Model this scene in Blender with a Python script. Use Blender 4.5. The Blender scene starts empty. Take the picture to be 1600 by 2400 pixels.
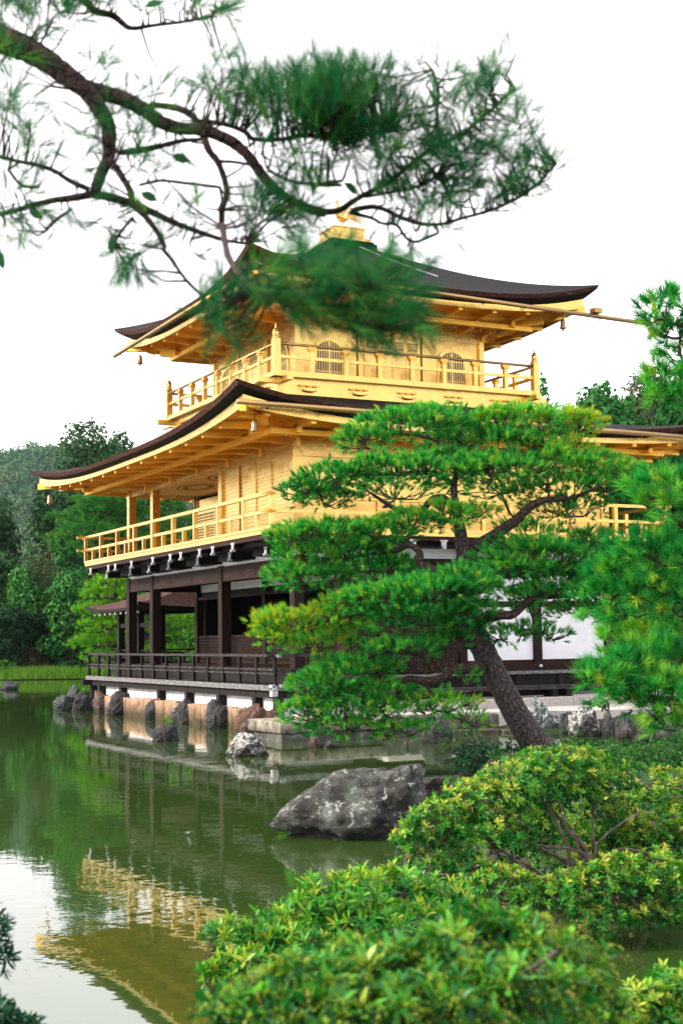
import bpy, math, random
import numpy as np
from mathutils import Vector, Matrix, noise

SC = bpy.context.scene
COL = SC.collection
R = math.radians

# ------------------------------------------------------------------ camera
CAMP = np.array([-13.325, -28.4397, 2.0])
FPX = 3289.5
YAW, PITCH, ROLL = R(26.967), R(5.2345), R(0.8157)
FW = np.array([math.sin(YAW)*math.cos(PITCH), math.cos(YAW)*math.cos(PITCH), math.sin(PITCH)])
RT = np.array([math.cos(YAW), -math.sin(YAW), 0.0])
UP = np.cross(RT, FW)
cr, sr = math.cos(ROLL), math.sin(ROLL)
CX, CY = RT*cr - UP*sr, RT*sr + UP*cr
cam_data = bpy.data.cameras.new('camera')
cam = bpy.data.objects.new('camera', cam_data)
COL.objects.link(cam)
m = Matrix.Identity(4)
for i in range(3):
    m[i][0], m[i][1], m[i][2], m[i][3] = CX[i], CY[i], -FW[i], CAMP[i]
cam.matrix_world = m
cam_data.sensor_fit = 'VERTICAL'
cam_data.sensor_height = 36.0
cam_data.lens = FPX/2400*36
cam_data.clip_start = 0.05
cam_data.clip_end = 3000
cam_data.dof.use_dof = True
cam_data.dof.focus_distance = 27.0
cam_data.dof.aperture_fstop = 6.3
SC.camera = cam

# ------------------------------------------------------------------ light
SUN_AZ = (-0.93, 0.30)          # direction to the sun in plan
SUN_EL = R(27)
W = bpy.data.worlds.new('World')
SC.world = W
W.use_nodes = True
nt = W.node_tree
nt.nodes.clear()
out = nt.nodes.new('ShaderNodeOutputWorld')
bg = nt.nodes.new('ShaderNodeBackground')
sky = nt.nodes.new('ShaderNodeTexSky')
sky.sky_type = 'NISHITA'
sky.sun_disc = False
sky.sun_elevation = SUN_EL
sky.sun_rotation = math.atan2(SUN_AZ[0], SUN_AZ[1])
sky.dust_density = 3.0
mixc = nt.nodes.new('ShaderNodeMix')
mixc.data_type = 'RGBA'
mixc.inputs[0].default_value = 0.86          # bright overcast cloud in front of the blue
mixc.inputs[7].default_value = (11.4, 10.9, 11.1, 1)
nt.links.new(sky.outputs[0], mixc.inputs[6])
nt.links.new(mixc.outputs[2], bg.inputs[0])
bg.inputs[1].default_value = 0.12
nt.links.new(bg.outputs[0], out.inputs[0])

sl = bpy.data.lights.new('sun', 'SUN')
sl.energy = 4.2
sl.angle = R(9)
sl.color = (1.0, 0.91, 0.76)
so = bpy.data.objects.new('sun', sl)
COL.objects.link(so)
hz = math.hypot(*SUN_AZ)
sd = Vector((SUN_AZ[0]/hz*math.cos(SUN_EL), SUN_AZ[1]/hz*math.cos(SUN_EL), math.sin(SUN_EL)))
so.rotation_euler = sd.to_track_quat('Z', 'Y').to_euler()
so.location = sd*80

SC.view_settings.view_transform = 'Standard'
SC.view_settings.look = 'None'
SC.view_settings.exposure = 0.8
SC.view_settings.gamma = 1
SC.view_settings.use_curve_mapping = False
SC.cycles.max_bounces = 8
SC.cycles.transparent_max_bounces = 8
SC.cycles.sample_clamp_indirect = 12

WATER = 0.06
rng = np.random.default_rng(7)
random.seed(7)

def at(u, v, dep):
    """photo pixel (1600x2400) at a distance along the view axis -> world point"""
    a, b = u-800, 1200-v
    return CAMP + dep*(FW + (CX*a + CY*b)/FPX)

def on_z(u, v, z):
    d = FW + (CX*(u-800) + CY*(1200-v))/FPX
    return CAMP + d*(z-CAMP[2])/d[2]

# ------------------------------------------------------------------ helpers
def tag(o, label=None, cat=None, group=None, kind=None):
    if label: o['label'] = label
    if cat: o['category'] = cat
    if group: o['group'] = group
    if kind: o['kind'] = kind
    return o

def empty(name, loc=(0, 0, 0), label=None, cat=None, group=None, rz=0):
    o = bpy.data.objects.new(name, None)
    COL.objects.link(o)
    o.location = loc
    o.rotation_euler = (0, 0, rz)
    o.empty_display_size = 0.2
    return tag(o, label, cat, group)

class MB:
    def __init__(self):
        self.v, self.f = [], []
    def add(self, vs, fs):
        n = len(self.v)
        self.v += [tuple(map(float, q)) for q in vs]
        self.f += [tuple(i+n for i in f) for f in fs]
        return self
    def box(self, x0, x1, y0, y1, z0, z1):
        return self.add([(x0, y0, z0), (x1, y0, z0), (x1, y1, z0), (x0, y1, z0),
                         (x0, y0, z1), (x1, y0, z1), (x1, y1, z1), (x0, y1, z1)],
                        [(0, 3, 2, 1), (4, 5, 6, 7), (0, 1, 5, 4), (1, 2, 6, 5), (2, 3, 7, 6), (3, 0, 4, 7)])
    def beam(self, p0, p1, w, h, w1=None, h1=None):
        p0, p1 = Vector(p0), Vector(p1)
        d = (p1-p0).normalized()
        s = d.cross(Vector((0, 0, 1)))
        if s.length < 1e-4: s = Vector((1, 0, 0))
        s.normalize()
        u = s.cross(d)
        w1 = w if w1 is None else w1
        h1 = h if h1 is None else h1
        vs = []
        for p, a, b in ((p0, w, h), (p1, w1, h1)):
            for i, j in ((-1, -1), (1, -1), (1, 1), (-1, 1)):
                vs.append(p + s*(i*a/2) + u*(j*b/2))
        return self.add(vs, [(0, 1, 2, 3), (7, 6, 5, 4), (0, 4, 5, 1), (1, 5, 6, 2), (2, 6, 7, 3), (3, 7, 4, 0)])
    def tube(self, pts, radii, n=8, rough=0.0, cap=True):
        pts = [Vector(p) for p in pts]
        if not hasattr(radii, '__len__'): radii = [radii]*len(pts)
        vs, fs = [], []
        ref = Vector((0.31, 0.17, 0.93)).normalized()
        for i, p in enumerate(pts):
            d = (pts[min(i+1, len(pts)-1)] - pts[max(i-1, 0)]).normalized()
            a = d.cross(ref)
            if a.length < 0.1: a = d.cross(Vector((1, 0, 0)))
            a.normalize()
            b = d.cross(a)
            for k in range(n):
                t = 2*math.pi*k/n
                q = radii[i]*(1 + (random.uniform(-rough, rough) if rough else 0))
                vs.append(p + a*(math.cos(t)*q) + b*(math.sin(t)*q))
        for i in range(len(pts)-1):
            for k in range(n):
                k2 = (k+1) % n
                fs.append((i*n+k, i*n+k2, (i+1)*n+k2, (i+1)*n+k))
        if cap:
            fs.append(tuple(range(n-1, -1, -1)))
            fs.append(tuple((len(pts)-1)*n+k for k in range(n)))
        return self.add(vs, fs)
    def lathe(self, c, prof, n=16, squash=1.0):
        vs, fs = [], []
        for r, z in prof:
            for k in range(n):
                t = 2*math.pi*k/n
                vs.append((c[0]+r*math.cos(t), c[1]+r*math.sin(t)*squash, c[2]+z))
        for i in range(len(prof)-1):
            for k in range(n):
                k2 = (k+1) % n
                fs.append((i*n+k, i*n+k2, (i+1)*n+k2, (i+1)*n+k))
        fs.append(tuple(range(n-1, -1, -1)))
        fs.append(tuple((len(prof)-1)*n+k for k in range(n)))
        return self.add(vs, fs)
    def prism(self, poly, axis, a, b):
        """polygon in the plane across axis, extruded from a to b"""
        def mk(p, t):
            return {'x': (t, p[0], p[1]), 'y': (p[0], t, p[1]), 'z': (p[0], p[1], t)}[axis]
        n = len(poly)
        vs = [mk(p, a) for p in poly] + [mk(p, b) for p in poly]
        fs = [tuple(range(n-1, -1, -1)), tuple(range(n, 2*n))]
        fs += [(i, (i+1) % n, n+(i+1) % n, n+i) for i in range(n)]
        return self.add(vs, fs)
    def build(self, name, mat, parent=None, smooth=False, bevel=0):
        me = bpy.data.meshes.new(name)
        me.from_pydata(self.v, [], self.f)
        me.update()
        if mat: me.materials.append(mat)
        if smooth: me.polygons.foreach_set('use_smooth', [True]*len(me.polygons))
        o = bpy.data.objects.new(name, me)
        COL.objects.link(o)
        if bevel:
            bm_ = o.modifiers.new('bevel', 'BEVEL')
            bm_.width = bevel
            bm_.segments = 2
            bm_.limit_method = 'ANGLE'
        if parent:
            o.parent = parent
            w = parent
            off = Vector((0, 0, 0))
            while w is not None:
                off += Vector(w.location); w = w.parent
            o.location = -off        # the mesh is written in world coordinates
        return o

def np_mesh(name, verts, faces_n, mat, parent=None, tone=None, smooth=False, extra=None):
    """verts (N,k,3): N separate k-gons; tone: per polygon value 0..1"""
    N, k, _ = verts.shape
    me = bpy.data.meshes.new(name)
    me.vertices.add(N*k)
    me.vertices.foreach_set('co', verts.reshape(-1).astype(np.float32))
    me.loops.add(N*k)
    me.loops.foreach_set('vertex_index', np.arange(N*k, dtype=np.int32))
    me.polygons.add(N)
    me.polygons.foreach_set('loop_start', np.arange(0, N*k, k, dtype=np.int32))
    me.polygons.foreach_set('loop_total', np.full(N, k, dtype=np.int32))
    if tone is not None:
        at_ = me.attributes.new('tone', 'FLOAT', 'FACE')
        at_.data.foreach_set('value', tone.astype(np.float32))
    me.update(calc_edges=True)
    if mat: me.materials.append(mat)
    o = bpy.data.objects.new(name, me)
    COL.objects.link(o)
    if parent:
        o.parent = parent
        o.location = -Vector(parent.location)
    return o

def copy_thing(root, loc, rz=None, scale=None, label=None, group=None):
    r = root.copy()
    COL.objects.link(r)
    r.location = loc
    if rz is not None: r.rotation_euler = (0, 0, rz)
    if scale is not None: r.scale = scale
    if label: r['label'] = label
    if group: r['group'] = group
    for ch in list(root.children):
        c = ch.copy(); COL.objects.link(c); c.parent = r
        for g in list(ch.children):
            d = g.copy(); COL.objects.link(d); d.parent = c
    return r

# ------------------------------------------------------------------ materials
def mat_new(name):
    mt = bpy.data.materials.new(name)
    mt.use_nodes = True
    t = mt.node_tree
    b = t.nodes['Principled BSDF']
    return mt, t, b

def N(t, kind, **kw):
    n = t.nodes.new('ShaderNode'+kind)
    for k_, v_ in kw.items():
        if hasattr(n, k_): setattr(n, k_, v_)
        else: n.inputs[k_.replace('_', ' ')].default_value = v_
    return n

def ramp(t, fac, stops):
    r = N(t, 'ValToRGB')
    e = r.color_ramp.elements
    while len(e) < len(stops): e.new(0.5)
    for i, (p, c) in enumerate(stops):
        e[i].position = p
        e[i].color = (*c, 1) if len(c) == 3 else c
    t.links.new(fac, r.inputs[0])
    return r.outputs[0]

def coords(t, scale=(1, 1, 1), space='Object'):
    tc = N(t, 'TexCoord')
    mp = N(t, 'Mapping')
    mp.inputs['Scale'].default_value = scale
    t.links.new(tc.outputs[space], mp.inputs[0])
    return mp.outputs[0]

def noisy(name, stops, scale=(1, 1, 1), nscale=4, detail=8, rough=0.7, bump=0.3, bdist=0.02, metallic=0, spec=0.4, nrough=0.6, bscale=None):
    mt, t, b = mat_new(name)
    co = coords(t, scale)
    n = N(t, 'TexNoise', Scale=nscale, Detail=detail, Roughness=nrough)
    t.links.new(co, n.inputs['Vector'])
    t.links.new(ramp(t, n.outputs[0], stops), b.inputs['Base Color'])
    b.inputs['Roughness'].default_value = rough
    b.inputs['Metallic'].default_value = metallic
    b.inputs['Specular IOR Level'].default_value = spec
    if bump:
        n2 = N(t, 'TexNoise', Scale=bscale or nscale*2, Detail=8, Roughness=0.65)
        t.links.new(co, n2.inputs['Vector'])
        bp = N(t, 'Bump', Strength=bump, Distance=bdist)
        t.links.new(n2.outputs[0], bp.inputs['Height'])
        t.links.new(bp.outputs[0], b.inputs['Normal'])
    return mt

def gold_mat(name, base, rough, var=0.12):
    mt, t, b = mat_new(name)
    co = coords(t, (1, 1, 1))
    n1 = N(t, 'TexNoise', Scale=1.3, Detail=4, Roughness=0.6)
    n2 = N(t, 'TexNoise', Scale=24, Detail=3, Roughness=0.7)
    vo = N(t, 'TexVoronoi', Scale=7.0, distance='CHEBYCHEV')       # leaf squares of about 11 cm
    vo.inputs['Randomness'].default_value = 0.25
    for q in (n1, n2, vo): t.links.new(co, q.inputs['Vector'])
    ml = N(t, 'MapRange')
    ml.inputs['To Min'].default_value = 1-var; ml.inputs['To Max'].default_value = 1+var*0.6
    t.links.new(n1.outputs[0], ml.inputs[0])
    mv = N(t, 'SeparateColor'); t.links.new(vo.outputs['Color'], mv.inputs[0])
    mm = N(t, 'MapRange')
    mm.inputs['To Min'].default_value = 0.93; mm.inputs['To Max'].default_value = 1.04
    t.links.new(mv.outputs[0], mm.inputs[0])
    mu = N(t, 'Math', operation='MULTIPLY')
    t.links.new(ml.outputs[0], mu.inputs[0]); t.links.new(mm.outputs[0], mu.inputs[1])
    vm = N(t, 'VectorMath', operation='SCALE')
    vm.inputs[0].default_value = base
    t.links.new(mu.outputs[0], vm.inputs['Scale'])
    t.links.new(vm.outputs[0], b.inputs['Base Color'])
    mr = N(t, 'MapRange')
    mr.inputs['To Min'].default_value = rough-0.08; mr.inputs['To Max'].default_value = rough+0.1
    t.links.new(n2.outputs[0], mr.inputs[0])
    t.links.new(mr.outputs[0], b.inputs['Roughness'])
    b.inputs['Metallic'].default_value = 1.0
    n4 = N(t, 'TexNoise', Scale=2.2, Detail=2, Roughness=0.5)
    t.links.new(co, n4.inputs['Vector'])
    bp0 = N(t, 'Bump', Strength=0.25, Distance=0.06)
    t.links.new(n4.outputs[0], bp0.inputs['Height'])
    bp = N(t, 'Bump', Strength=0.07, Distance=0.01)
    t.links.new(n2.outputs[0], bp.inputs['Height'])
    t.links.new(bp0.outputs[0], bp.inputs['Normal'])
    t.links.new(bp.outputs[0], b.inputs['Normal'])
    return mt

def stains(mt, z0, z1, col, amt=1.0):
    '''dirt and damp rising from the waterline with a ragged edge'''
    t = mt.node_tree
    b = t.nodes['Principled BSDF']
    src = b.inputs['Base Color'].links[0].from_socket
    g = N(t, 'NewGeometry'); s = N(t, 'SeparateXYZ'); t.links.new(g.outputs['Position'], s.inputs[0])
    n = N(t, 'TexNoise', Scale=5, Detail=6, Roughness=0.7); t.links.new(g.outputs['Position'], n.inputs['Vector'])
    a = N(t, 'Math', operation='MULTIPLY_ADD'); a.inputs[1].default_value = -0.5
    t.links.new(n.outputs[0], a.inputs[0]); t.links.new(s.outputs[2], a.inputs[2])
    m = N(t, 'MapRange'); m.inputs['From Min'].default_value = z1-0.25; m.inputs['From Max'].default_value = z0-0.25
    m.inputs['To Max'].default_value = amt
    t.links.new(a.outputs[0], m.inputs[0])
    x = N(t, 'Mix', data_type='RGBA', blend_type='MULTIPLY'); x.inputs[7].default_value = (*col, 1)
    t.links.new(m.outputs[0], x.inputs[0]); t.links.new(src, x.inputs[6])
    t.links.new(x.outputs[2], b.inputs['Base Color'])

M = {}
M['gold'] = gold_mat('gold_leaf', (0.72, 0.485, 0.145), 0.27, 0.09)
M['gold_eave_glow'] = gold_mat('gold_painted_eave_glow', (0.97, 0.56, 0.085), 0.42, 0.15)  # eave gold made redder and brighter: glow bounced off the water, put into the colour
M['gold_fit'] = gold_mat('gilt_fitting', (0.74, 0.38, 0.08), 0.3)
M['gutter'] = gold_mat('copper_gilt_gutter', (0.42, 0.27, 0.11), 0.42)
M['bark_roof'] = noisy('cypress_bark_roof', [(0.3, (0.0033, 0.0029, 0.0033)), (0.55, (0.0084, 0.0068, 0.0068)), (0.75, (0.0179, 0.0130, 0.0117))], (1, 1, 6), 9, rough=0.75, bump=0.6, bdist=0.03, bscale=14, spec=0.15)
_t = M['bark_roof'].node_tree; _b = _t.nodes['Principled BSDF']
_w = N(_t, 'TexWave', Scale=7.0, Distortion=2.2, Detail=4, wave_type='BANDS', bands_direction='Z')
_w.inputs['Detail Scale'].default_value = 3.0
_t.links.new(coords(_t), _w.inputs['Vector'])
_p = N(_t, 'Bump', Strength=0.8, Distance=0.04)
_t.links.new(_w.outputs[0], _p.inputs['Height'])
_t.links.new(_b.inputs['Normal'].links[0].from_socket, _p.inputs['Normal'])
_t.links.new(_p.outputs[0], _b.inputs['Normal'])
M['bark_edge'] = noisy('bark_edge_red', [(0.3, (0.0225, 0.0083, 0.0067)), (0.55, (0.0562, 0.0180, 0.0128)), (0.7, (0.1200, 0.0750, 0.0600))], (1, 1, 4), 7, rough=0.8, bump=0.5, spec=0.15)
M['bark_under'] = noisy('bark_edge_black', [(0.3, (0.0028, 0.0028, 0.0035)), (0.7, (0.0112, 0.0098, 0.0112))], (1, 1, 12), 5, rough=0.7, bump=0.4, spec=0.15)
M['wood'] = noisy('dark_brown_timber', [(0.3, (0.0050, 0.0020, 0.0015)), (0.55, (0.0150, 0.0050, 0.0030)), (0.75, (0.0275, 0.0100, 0.0060))], (6, 6, 0.7), 3, rough=0.6, bump=0.3, spec=0.15)
M['wood_h'] = noisy('dark_brown_beam', [(0.3, (0.0077, 0.0033, 0.0022)), (0.55, (0.0231, 0.0077, 0.0044)), (0.78, (0.0468, 0.0176, 0.0105))], (0.9, 0.9, 7), 3, rough=0.6, bump=0.3, spec=0.15)
M['wood_dark'] = noisy('blackened_timber', [(0.3, (0.0024, 0.0018, 0.0018)), (0.7, (0.0084, 0.0054, 0.0048))], (3, 3, 3), 3, rough=0.6, bump=0.2, spec=0.15)
M['deck'] = noisy('weathered_grey_timber', [(0.28, (0.0075, 0.0060, 0.0060)), (0.52, (0.0300, 0.0255, 0.0255)), (0.75, (0.1275, 0.1200, 0.1237))], (1.2, 1.2, 9), 4, rough=0.75, bump=0.4, spec=0.15)
M['deck_post'] = noisy('weathered_black_post', [(0.3, (0.0050, 0.0040, 0.0040)), (0.6, (0.0175, 0.0140, 0.0135)), (0.8, (0.0600, 0.0500, 0.0500))], (7, 7, 0.9), 4, rough=0.75, bump=0.4, spec=0.15)
M['deck_pale'] = noisy('bleached_board_edge', [(0.32, (0.03, 0.028, 0.028)), (0.52, (0.13, 0.125, 0.13)), (0.75, (0.36, 0.35, 0.36))], (1.5, 1.5, 9), 5, rough=0.8, bump=0.3)
M['plaster'] = noisy('white_plaster', [(0.3, (0.70, 0.72, 0.76)), (0.7, (0.82, 0.83, 0.86))], (1, 1, 1), 2, rough=0.9, bump=0.08)
M['plinth'] = noisy('stained_white_plaster', [(0.28, (0.20, 0.20, 0.20)), (0.42, (0.62, 0.63, 0.66)), (0.7, (0.80, 0.81, 0.84))], (0.8, 0.8, 2.0), 1.6, rough=0.9, bump=0.1)
M['white_cap'] = noisy('white_painted_cap', [(0.3, (0.30, 0.30, 0.32)), (0.7, (0.55, 0.55, 0.57))], (1, 1, 1), 8, rough=0.6, bump=0.05)
M['cream'] = noisy('cream_wall', [(0.3, (0.30, 0.24, 0.13)), (0.7, (0.40, 0.32, 0.18))], (1, 1, 1), 2, rough=0.9, bump=0.05)
M['lattice'] = noisy('red_brown_lattice', [(0.3, (0.030, 0.010, 0.007)), (0.7, (0.085, 0.03, 0.02))], (3, 3, 3), 5, rough=0.6, bump=0.2)
M['blind'] = noisy('grey_violet_blind', [(0.3, (0.10, 0.085, 0.11)), (0.7, (0.22, 0.19, 0.23))], (30, 30, 1), 3, rough=0.8, bump=0.2)
M['ceil'] = noisy('porch_ceiling_board', [(0.3, (0.42, 0.26, 0.13)), (0.7, (0.55, 0.35, 0.18))], (1, 8, 1), 3, rough=0.8, bump=0.1)
M['ink'] = noisy('dark_green_paint', [(0.3, (0.04, 0.04, 0.02)), (0.7, (0.13, 0.11, 0.05))], (1, 1, 1), 12, rough=0.8, bump=0)
M['steel'] = noisy('pale_metal_chain', [(0.3, (0.45, 0.47, 0.5)), (0.7, (0.65, 0.67, 0.7))], (1, 1, 1), 12, rough=0.4, metallic=0.6, bump=0)
M['bronze'] = noisy('copper_bronze_bell', [(0.3, (0.25, 0.10, 0.05)), (0.7, (0.62, 0.36, 0.2))], (1, 1, 1), 9, rough=0.4, metallic=0.7, bump=0.1)
M['tan_stone'] = noisy('tan_sandstone', [(0.25, (0.10, 0.055, 0.035)), (0.45, (0.27, 0.16, 0.10)), (0.75, (0.42, 0.29, 0.20))], (1, 1, 1), 3.5, rough=0.9, bump=0.5, bdist=0.03)
M['pale_stone'] = noisy('pale_lichened_stone', [(0.33, (0.035, 0.032, 0.03)), (0.46, (0.26, 0.23, 0.19)), (0.7, (0.46, 0.42, 0.36))], (1.2, 1.2, 0.9), 4.5, rough=0.9, bump=0.6, bdist=0.03)
stains(M['tan_stone'], 0.16, 0.50, (0.16, 0.17, 0.12))
stains(M['pale_stone'], 0.22, 0.50, (0.14, 0.13, 0.10), 0.9)
M['gravel'] = noisy('pale_gravel', [(0.3, (0.34, 0.32, 0.30)), (0.7, (0.52, 0.50, 0.48))], (1, 1, 1), 30, rough=0.95, bump=0.4, bdist=0.02)

# ------------------------------------------------------------------ golden pavilion
L, LY = 8.52, 11.52
PY = (0, 4.27, 9.43, 11.52)
PX = (0, 2.13, 4.26, 6.39, 8.52)
pav = empty('golden_pavilion', (4.26, 5.7, 0.5), 'three storey golden pavilion with curved dark bark roofs and gilt balconies beside the pond', 'pavilion')
G = M['gold']

def part(mb, name, mat, parent=pav, **kw):
    return mb.build(name, mat, parent, **kw)

def roof_grid(out_, inn, z0, z1, q, lift, flare, ns=48, ntt=16, p=3.2, thick=0.0, inset=0.0, dz=0.0):
    """hipped concave roof skin: list of rings of points, ring 0 at the eave"""
    ox0, ox1, oy0, oy1 = out_
    ix0, ix1, iy0, iy1 = inn
    oc = [(ox0, oy0), (ox1, oy0), (ox1, oy1), (ox0, oy1)]
    ic = [(ix0, iy0), (ix1, iy0), (ix1, iy1), (ix0, iy1)]
    ctr = ((ox0+ox1)/2, (oy0+oy1)/2)
    rings = []
    for j in range(ntt+1):
        t = j/ntt
        ring = []
        for k in range(4):
            a, b = oc[k], oc[(k+1) % 4]
            c, d = ic[k], ic[(k+1) % 4]
            nx, ny = ((0, -1), (1, 0), (0, 1), (-1, 0))[k]
            tx, ty = ((1, 0), (0, 1), (-1, 0), (0, -1))[k]
            for i in range(ns):
                s = i/ns
                s = 0.5 - 0.5*math.cos(math.pi*s)*(0.6) - 0.2*(1-2*s)   # denser towards the corners
                cc = abs(2*s-1)
                fl = flare*cc**p*(1-t)**2
                sg = -1 if s < 0.5 else 1
                X = (a[0]+(b[0]-a[0])*s)*(1-t) + (c[0]+(d[0]-c[0])*s)*t + nx*fl + tx*sg*fl
                Y = (a[1]+(b[1]-a[1])*s)*(1-t) + (c[1]+(d[1]-c[1])*s)*t + ny*fl + ty*sg*fl
                Z = z0 + (z1-z0)*(q*t+(1-q)*t*t) + lift*cc**p*(1-t)**3
                ring.append((X, Y, Z+dz))
        rings.append(ring)
    return rings

def loft(mb, rings):
    n = len(rings[0])
    vs = [p for r_ in rings for p in r_]
    fs = []
    for j in range(len(rings)-1):
        for i in range(n):
            i2 = (i+1) % n
            fs.append((j*n+i, j*n+i2, (j+1)*n+i2, (j+1)*n+i))
    return mb.add(vs, fs)

def ring_at(out_, z, lift, flare, p=3.2):
    return roof_grid(out_, out_, z, z, 1, lift, flare, ntt=1, p=p)[0]

def grow(r_, d):
    return (r_[0]-d, r_[1]+d, r_[2]-d, r_[3]+d)

def build_roof(base, inn, zt, ztop, q, lift, fl, fascia_z, fasc_h, soff_out, wallrect, wall_z, glift):
    top = roof_grid(base, inn, zt, ztop, q, lift, fl)
    o = part(loft(MB(), top), 'bark_roof', M['bark_roof'], smooth=True)
    # reddish lip, then the black recessed band, then the gold fascia
    z = zt
    e1 = ring_at(base, z, lift, fl)
    e2 = ring_at(grow(base, -0.05), z-0.10, lift*0.98, fl)
    e3 = ring_at(grow(base, -0.07), z-0.11, lift*0.97, fl)
    e4 = ring_at(grow(base, -0.25), fascia_z+fasc_h+0.015, lift*0.9, fl*0.85)
    e5 = ring_at(grow(base, -0.40), fascia_z+fasc_h+0.012, lift*0.72, fl*0.8)
    part(loft(MB(), [e2, e1]), 'roof_edge', M['bark_edge'], parent=o)
    part(loft(MB(), [e5, e4, e3, e2]), 'roof_edge', M['bark_under'], parent=o)
    g1 = ring_at(soff_out, fascia_z+fasc_h+0.01, glift*1.45, fl*0.75)
    g2 = ring_at(soff_out, fascia_z, glift, fl*0.75)
    g2b = ring_at(grow(soff_out, -0.05), fascia_z-0.003, glift, fl*0.75)
    g3 = ring_at(grow(soff_out, -0.05), fascia_z+0.08, glift, fl*0.75)
    part(loft(MB(), [g3, g2b, g2, g1]), 'eave_fascia', G)
    mid = [tuple(0.5*(g3[i][k]) + 0.5*ring_at(wallrect, wall_z, 0, 0)[i][k] for k in range(3)) for i in range(len(g3))]
    mid2 = [(p_[0], p_[1], p_[2]-0.07) for p_ in mid]
    wl = ring_at(wallrect, wall_z, 0, 0)
    part(loft(MB(), [wl, mid2, mid, g3]), 'eave_soffit', M['gold_eave_glow'])

# lower roof and upper roof
CX3, CY3, HW = 4.18, 5.69, 2.72
LO_BASE = (-2.32, L+2.32, -2.32, LY+2.32)
build_roof(LO_BASE, (0.55, 7.8, 2.06, 9.32), 6.80, 7.98, 0.72, 0.53, 0.13, 6.52, 0.10,
           (-2.1, L+2.1, -2.1, LY+2.1), (-0.02, L+0.02, -0.02, LY+0.02), 6.80, 0.30)
UP_BASE = (CX3-4.86, CX3+4.86, CY3-4.86, CY3+4.86)
build_roof(UP_BASE, (CX3-0.62, CX3+0.62, CY3-0.62, CY3+0.62), 10.68, 12.80, 0.83, 0.53, 0.14, 10.33, 0.12,
           (CX3-4.58, CX3+4.58, CY3-4.58, CY3+4.58), (CX3-HW-0.02, CX3+HW+0.02, CY3-HW-0.02, CY3+HW+0.02), 10.30, 0.28)

def edge_lift(s, lift, p=3.2):
    return lift*abs(2*s-1)**p

def rafters(wr, outer, zw, zo, glift, n_by_side, w=0.12, h=0.17):
    ox0, ox1, oy0, oy1 = outer
    for k in range(4):
        n = n_by_side[k % 2]
        for i in range(n):
            s = (i+0.5)/n
            if k == 0:   x = ox0+(ox1-ox0)*s; po = (x, oy0+0.07); pi = (x, wr[2])
            elif k == 1: y = oy0+(oy1-oy0)*s; po = (ox1-0.07, y); pi = (wr[1], y)
            elif k == 2: x = ox0+(ox1-ox0)*s; po = (x, oy1-0.07); pi = (x, wr[3])
            else:        y = oy0+(oy1-oy0)*s; po = (ox0+0.07, y); pi = (wr[0], y)
            # rafters beyond the wall corner stop on the hip rafter
            dx = max(wr[0]-pi[0], pi[0]-wr[1], 0); dy = max(wr[2]-pi[1], pi[1]-wr[3], 0)
            d = max(dx, dy)
            if k % 2 == 0: pi = (pi[0], pi[1] + (-d if k == 0 else d))
            else:          pi = (pi[0] + (d if k == 1 else -d), pi[1])
            lf = edge_lift(s, glift)
            zo_ = zo + lf
            fr = d/2.1
            zi = zw + (zo_-zw)*fr
            mid = ((po[0]+pi[0])/2, (po[1]+pi[1])/2, (zo_+zi)/2)
            mb = MB()
            if math.hypot(po[0]-pi[0], po[1]-pi[1]) > 0.5:
                mb.beam((pi[0], pi[1], zi-0.12), (mid[0]+(po[0]-mid[0])*0.08, mid[1]+(po[1]-mid[1])*0.08, mid[2]-0.10), w, h)
                mb.beam((mid[0]-(po[0]-mid[0])*0.12, mid[1]-(po[1]-mid[1])*0.12, mid[2]+0.015), (po[0], po[1], zo_+0.03), w, h*0.9)
            else:
                mb.beam((pi[0], pi[1], zi-0.01), (po[0], po[1], zo_+0.03), w, h*0.9)
            part(mb, 'rafter', M['gold_eave_glow'])

rafters((0, L, 0, LY), (-2.1, L+2.1, -2.1, LY+2.1), 6.76, 6.50, 0.30, (12, 15))
rafters((CX3-HW, CX3+HW, CY3-HW, CY3+HW), (CX3-4.58, CX3+4.58, CY3-4.58, CY3+4.58), 10.28, 10.31, 0.28, (9, 9))
for (wr, o_, zi, zo) in (((0, L, 0, LY), 2.16, 6.70, 6.80), ((CX3-HW, CX3+HW, CY3-HW, CY3+HW), 1.95, 10.2, 10.58)):
    for sx in (0, 1):
        for sy in (0, 1):
            x, y = wr[sx], wr[2+sy]
            ax, ay = (2*sx-1), (2*sy-1)
            mb = MB()
            mb.beam((x, y, zi), (x+ax*o_*0.62, y+ay*o_*0.62, zi+(zo-zi)*0.45), 0.16, 0.2)
            mb.beam((x+ax*o_*0.5, y+ay*o_*0.5, zi+(zo-zi)*0.42+0.12), (x+ax*(o_+0.05), y+ay*(o_+0.05), zo), 0.15, 0.17)
            part(mb, 'hip_rafter', M['gold_eave_glow'])
# intermediate purlins under the eaves
for (wr, off, z) in (((0, L, 0, LY), 1.05, 6.54), ((CX3-HW, CX3+HW, CY3-HW, CY3+HW), 0.95, 10.17)):
    for k in range(4):
        mb = MB()
        x0, x1, y0, y1 = wr[0]-off, wr[1]+off, wr[2]-off, wr[3]+off
        e = 0.06
        if k == 0: mb.box(x0-e, x1+e, y0-e, y0+e, z-0.07, z+0.05)
        if k == 1: mb.box(x1-e, x1+e, y0+e+.003, y1-e-.003, z-0.07, z+0.05)
        if k == 2: mb.box(x0-e, x1+e, y1-e, y1+e, z-0.07, z+0.05)
        if k == 3: mb.box(x0-e, x0+e, y0+e+.003, y1-e-.003, z-0.07, z+0.05)
        part(mb, 'purlin', M['gold_eave_glow'])

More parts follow.
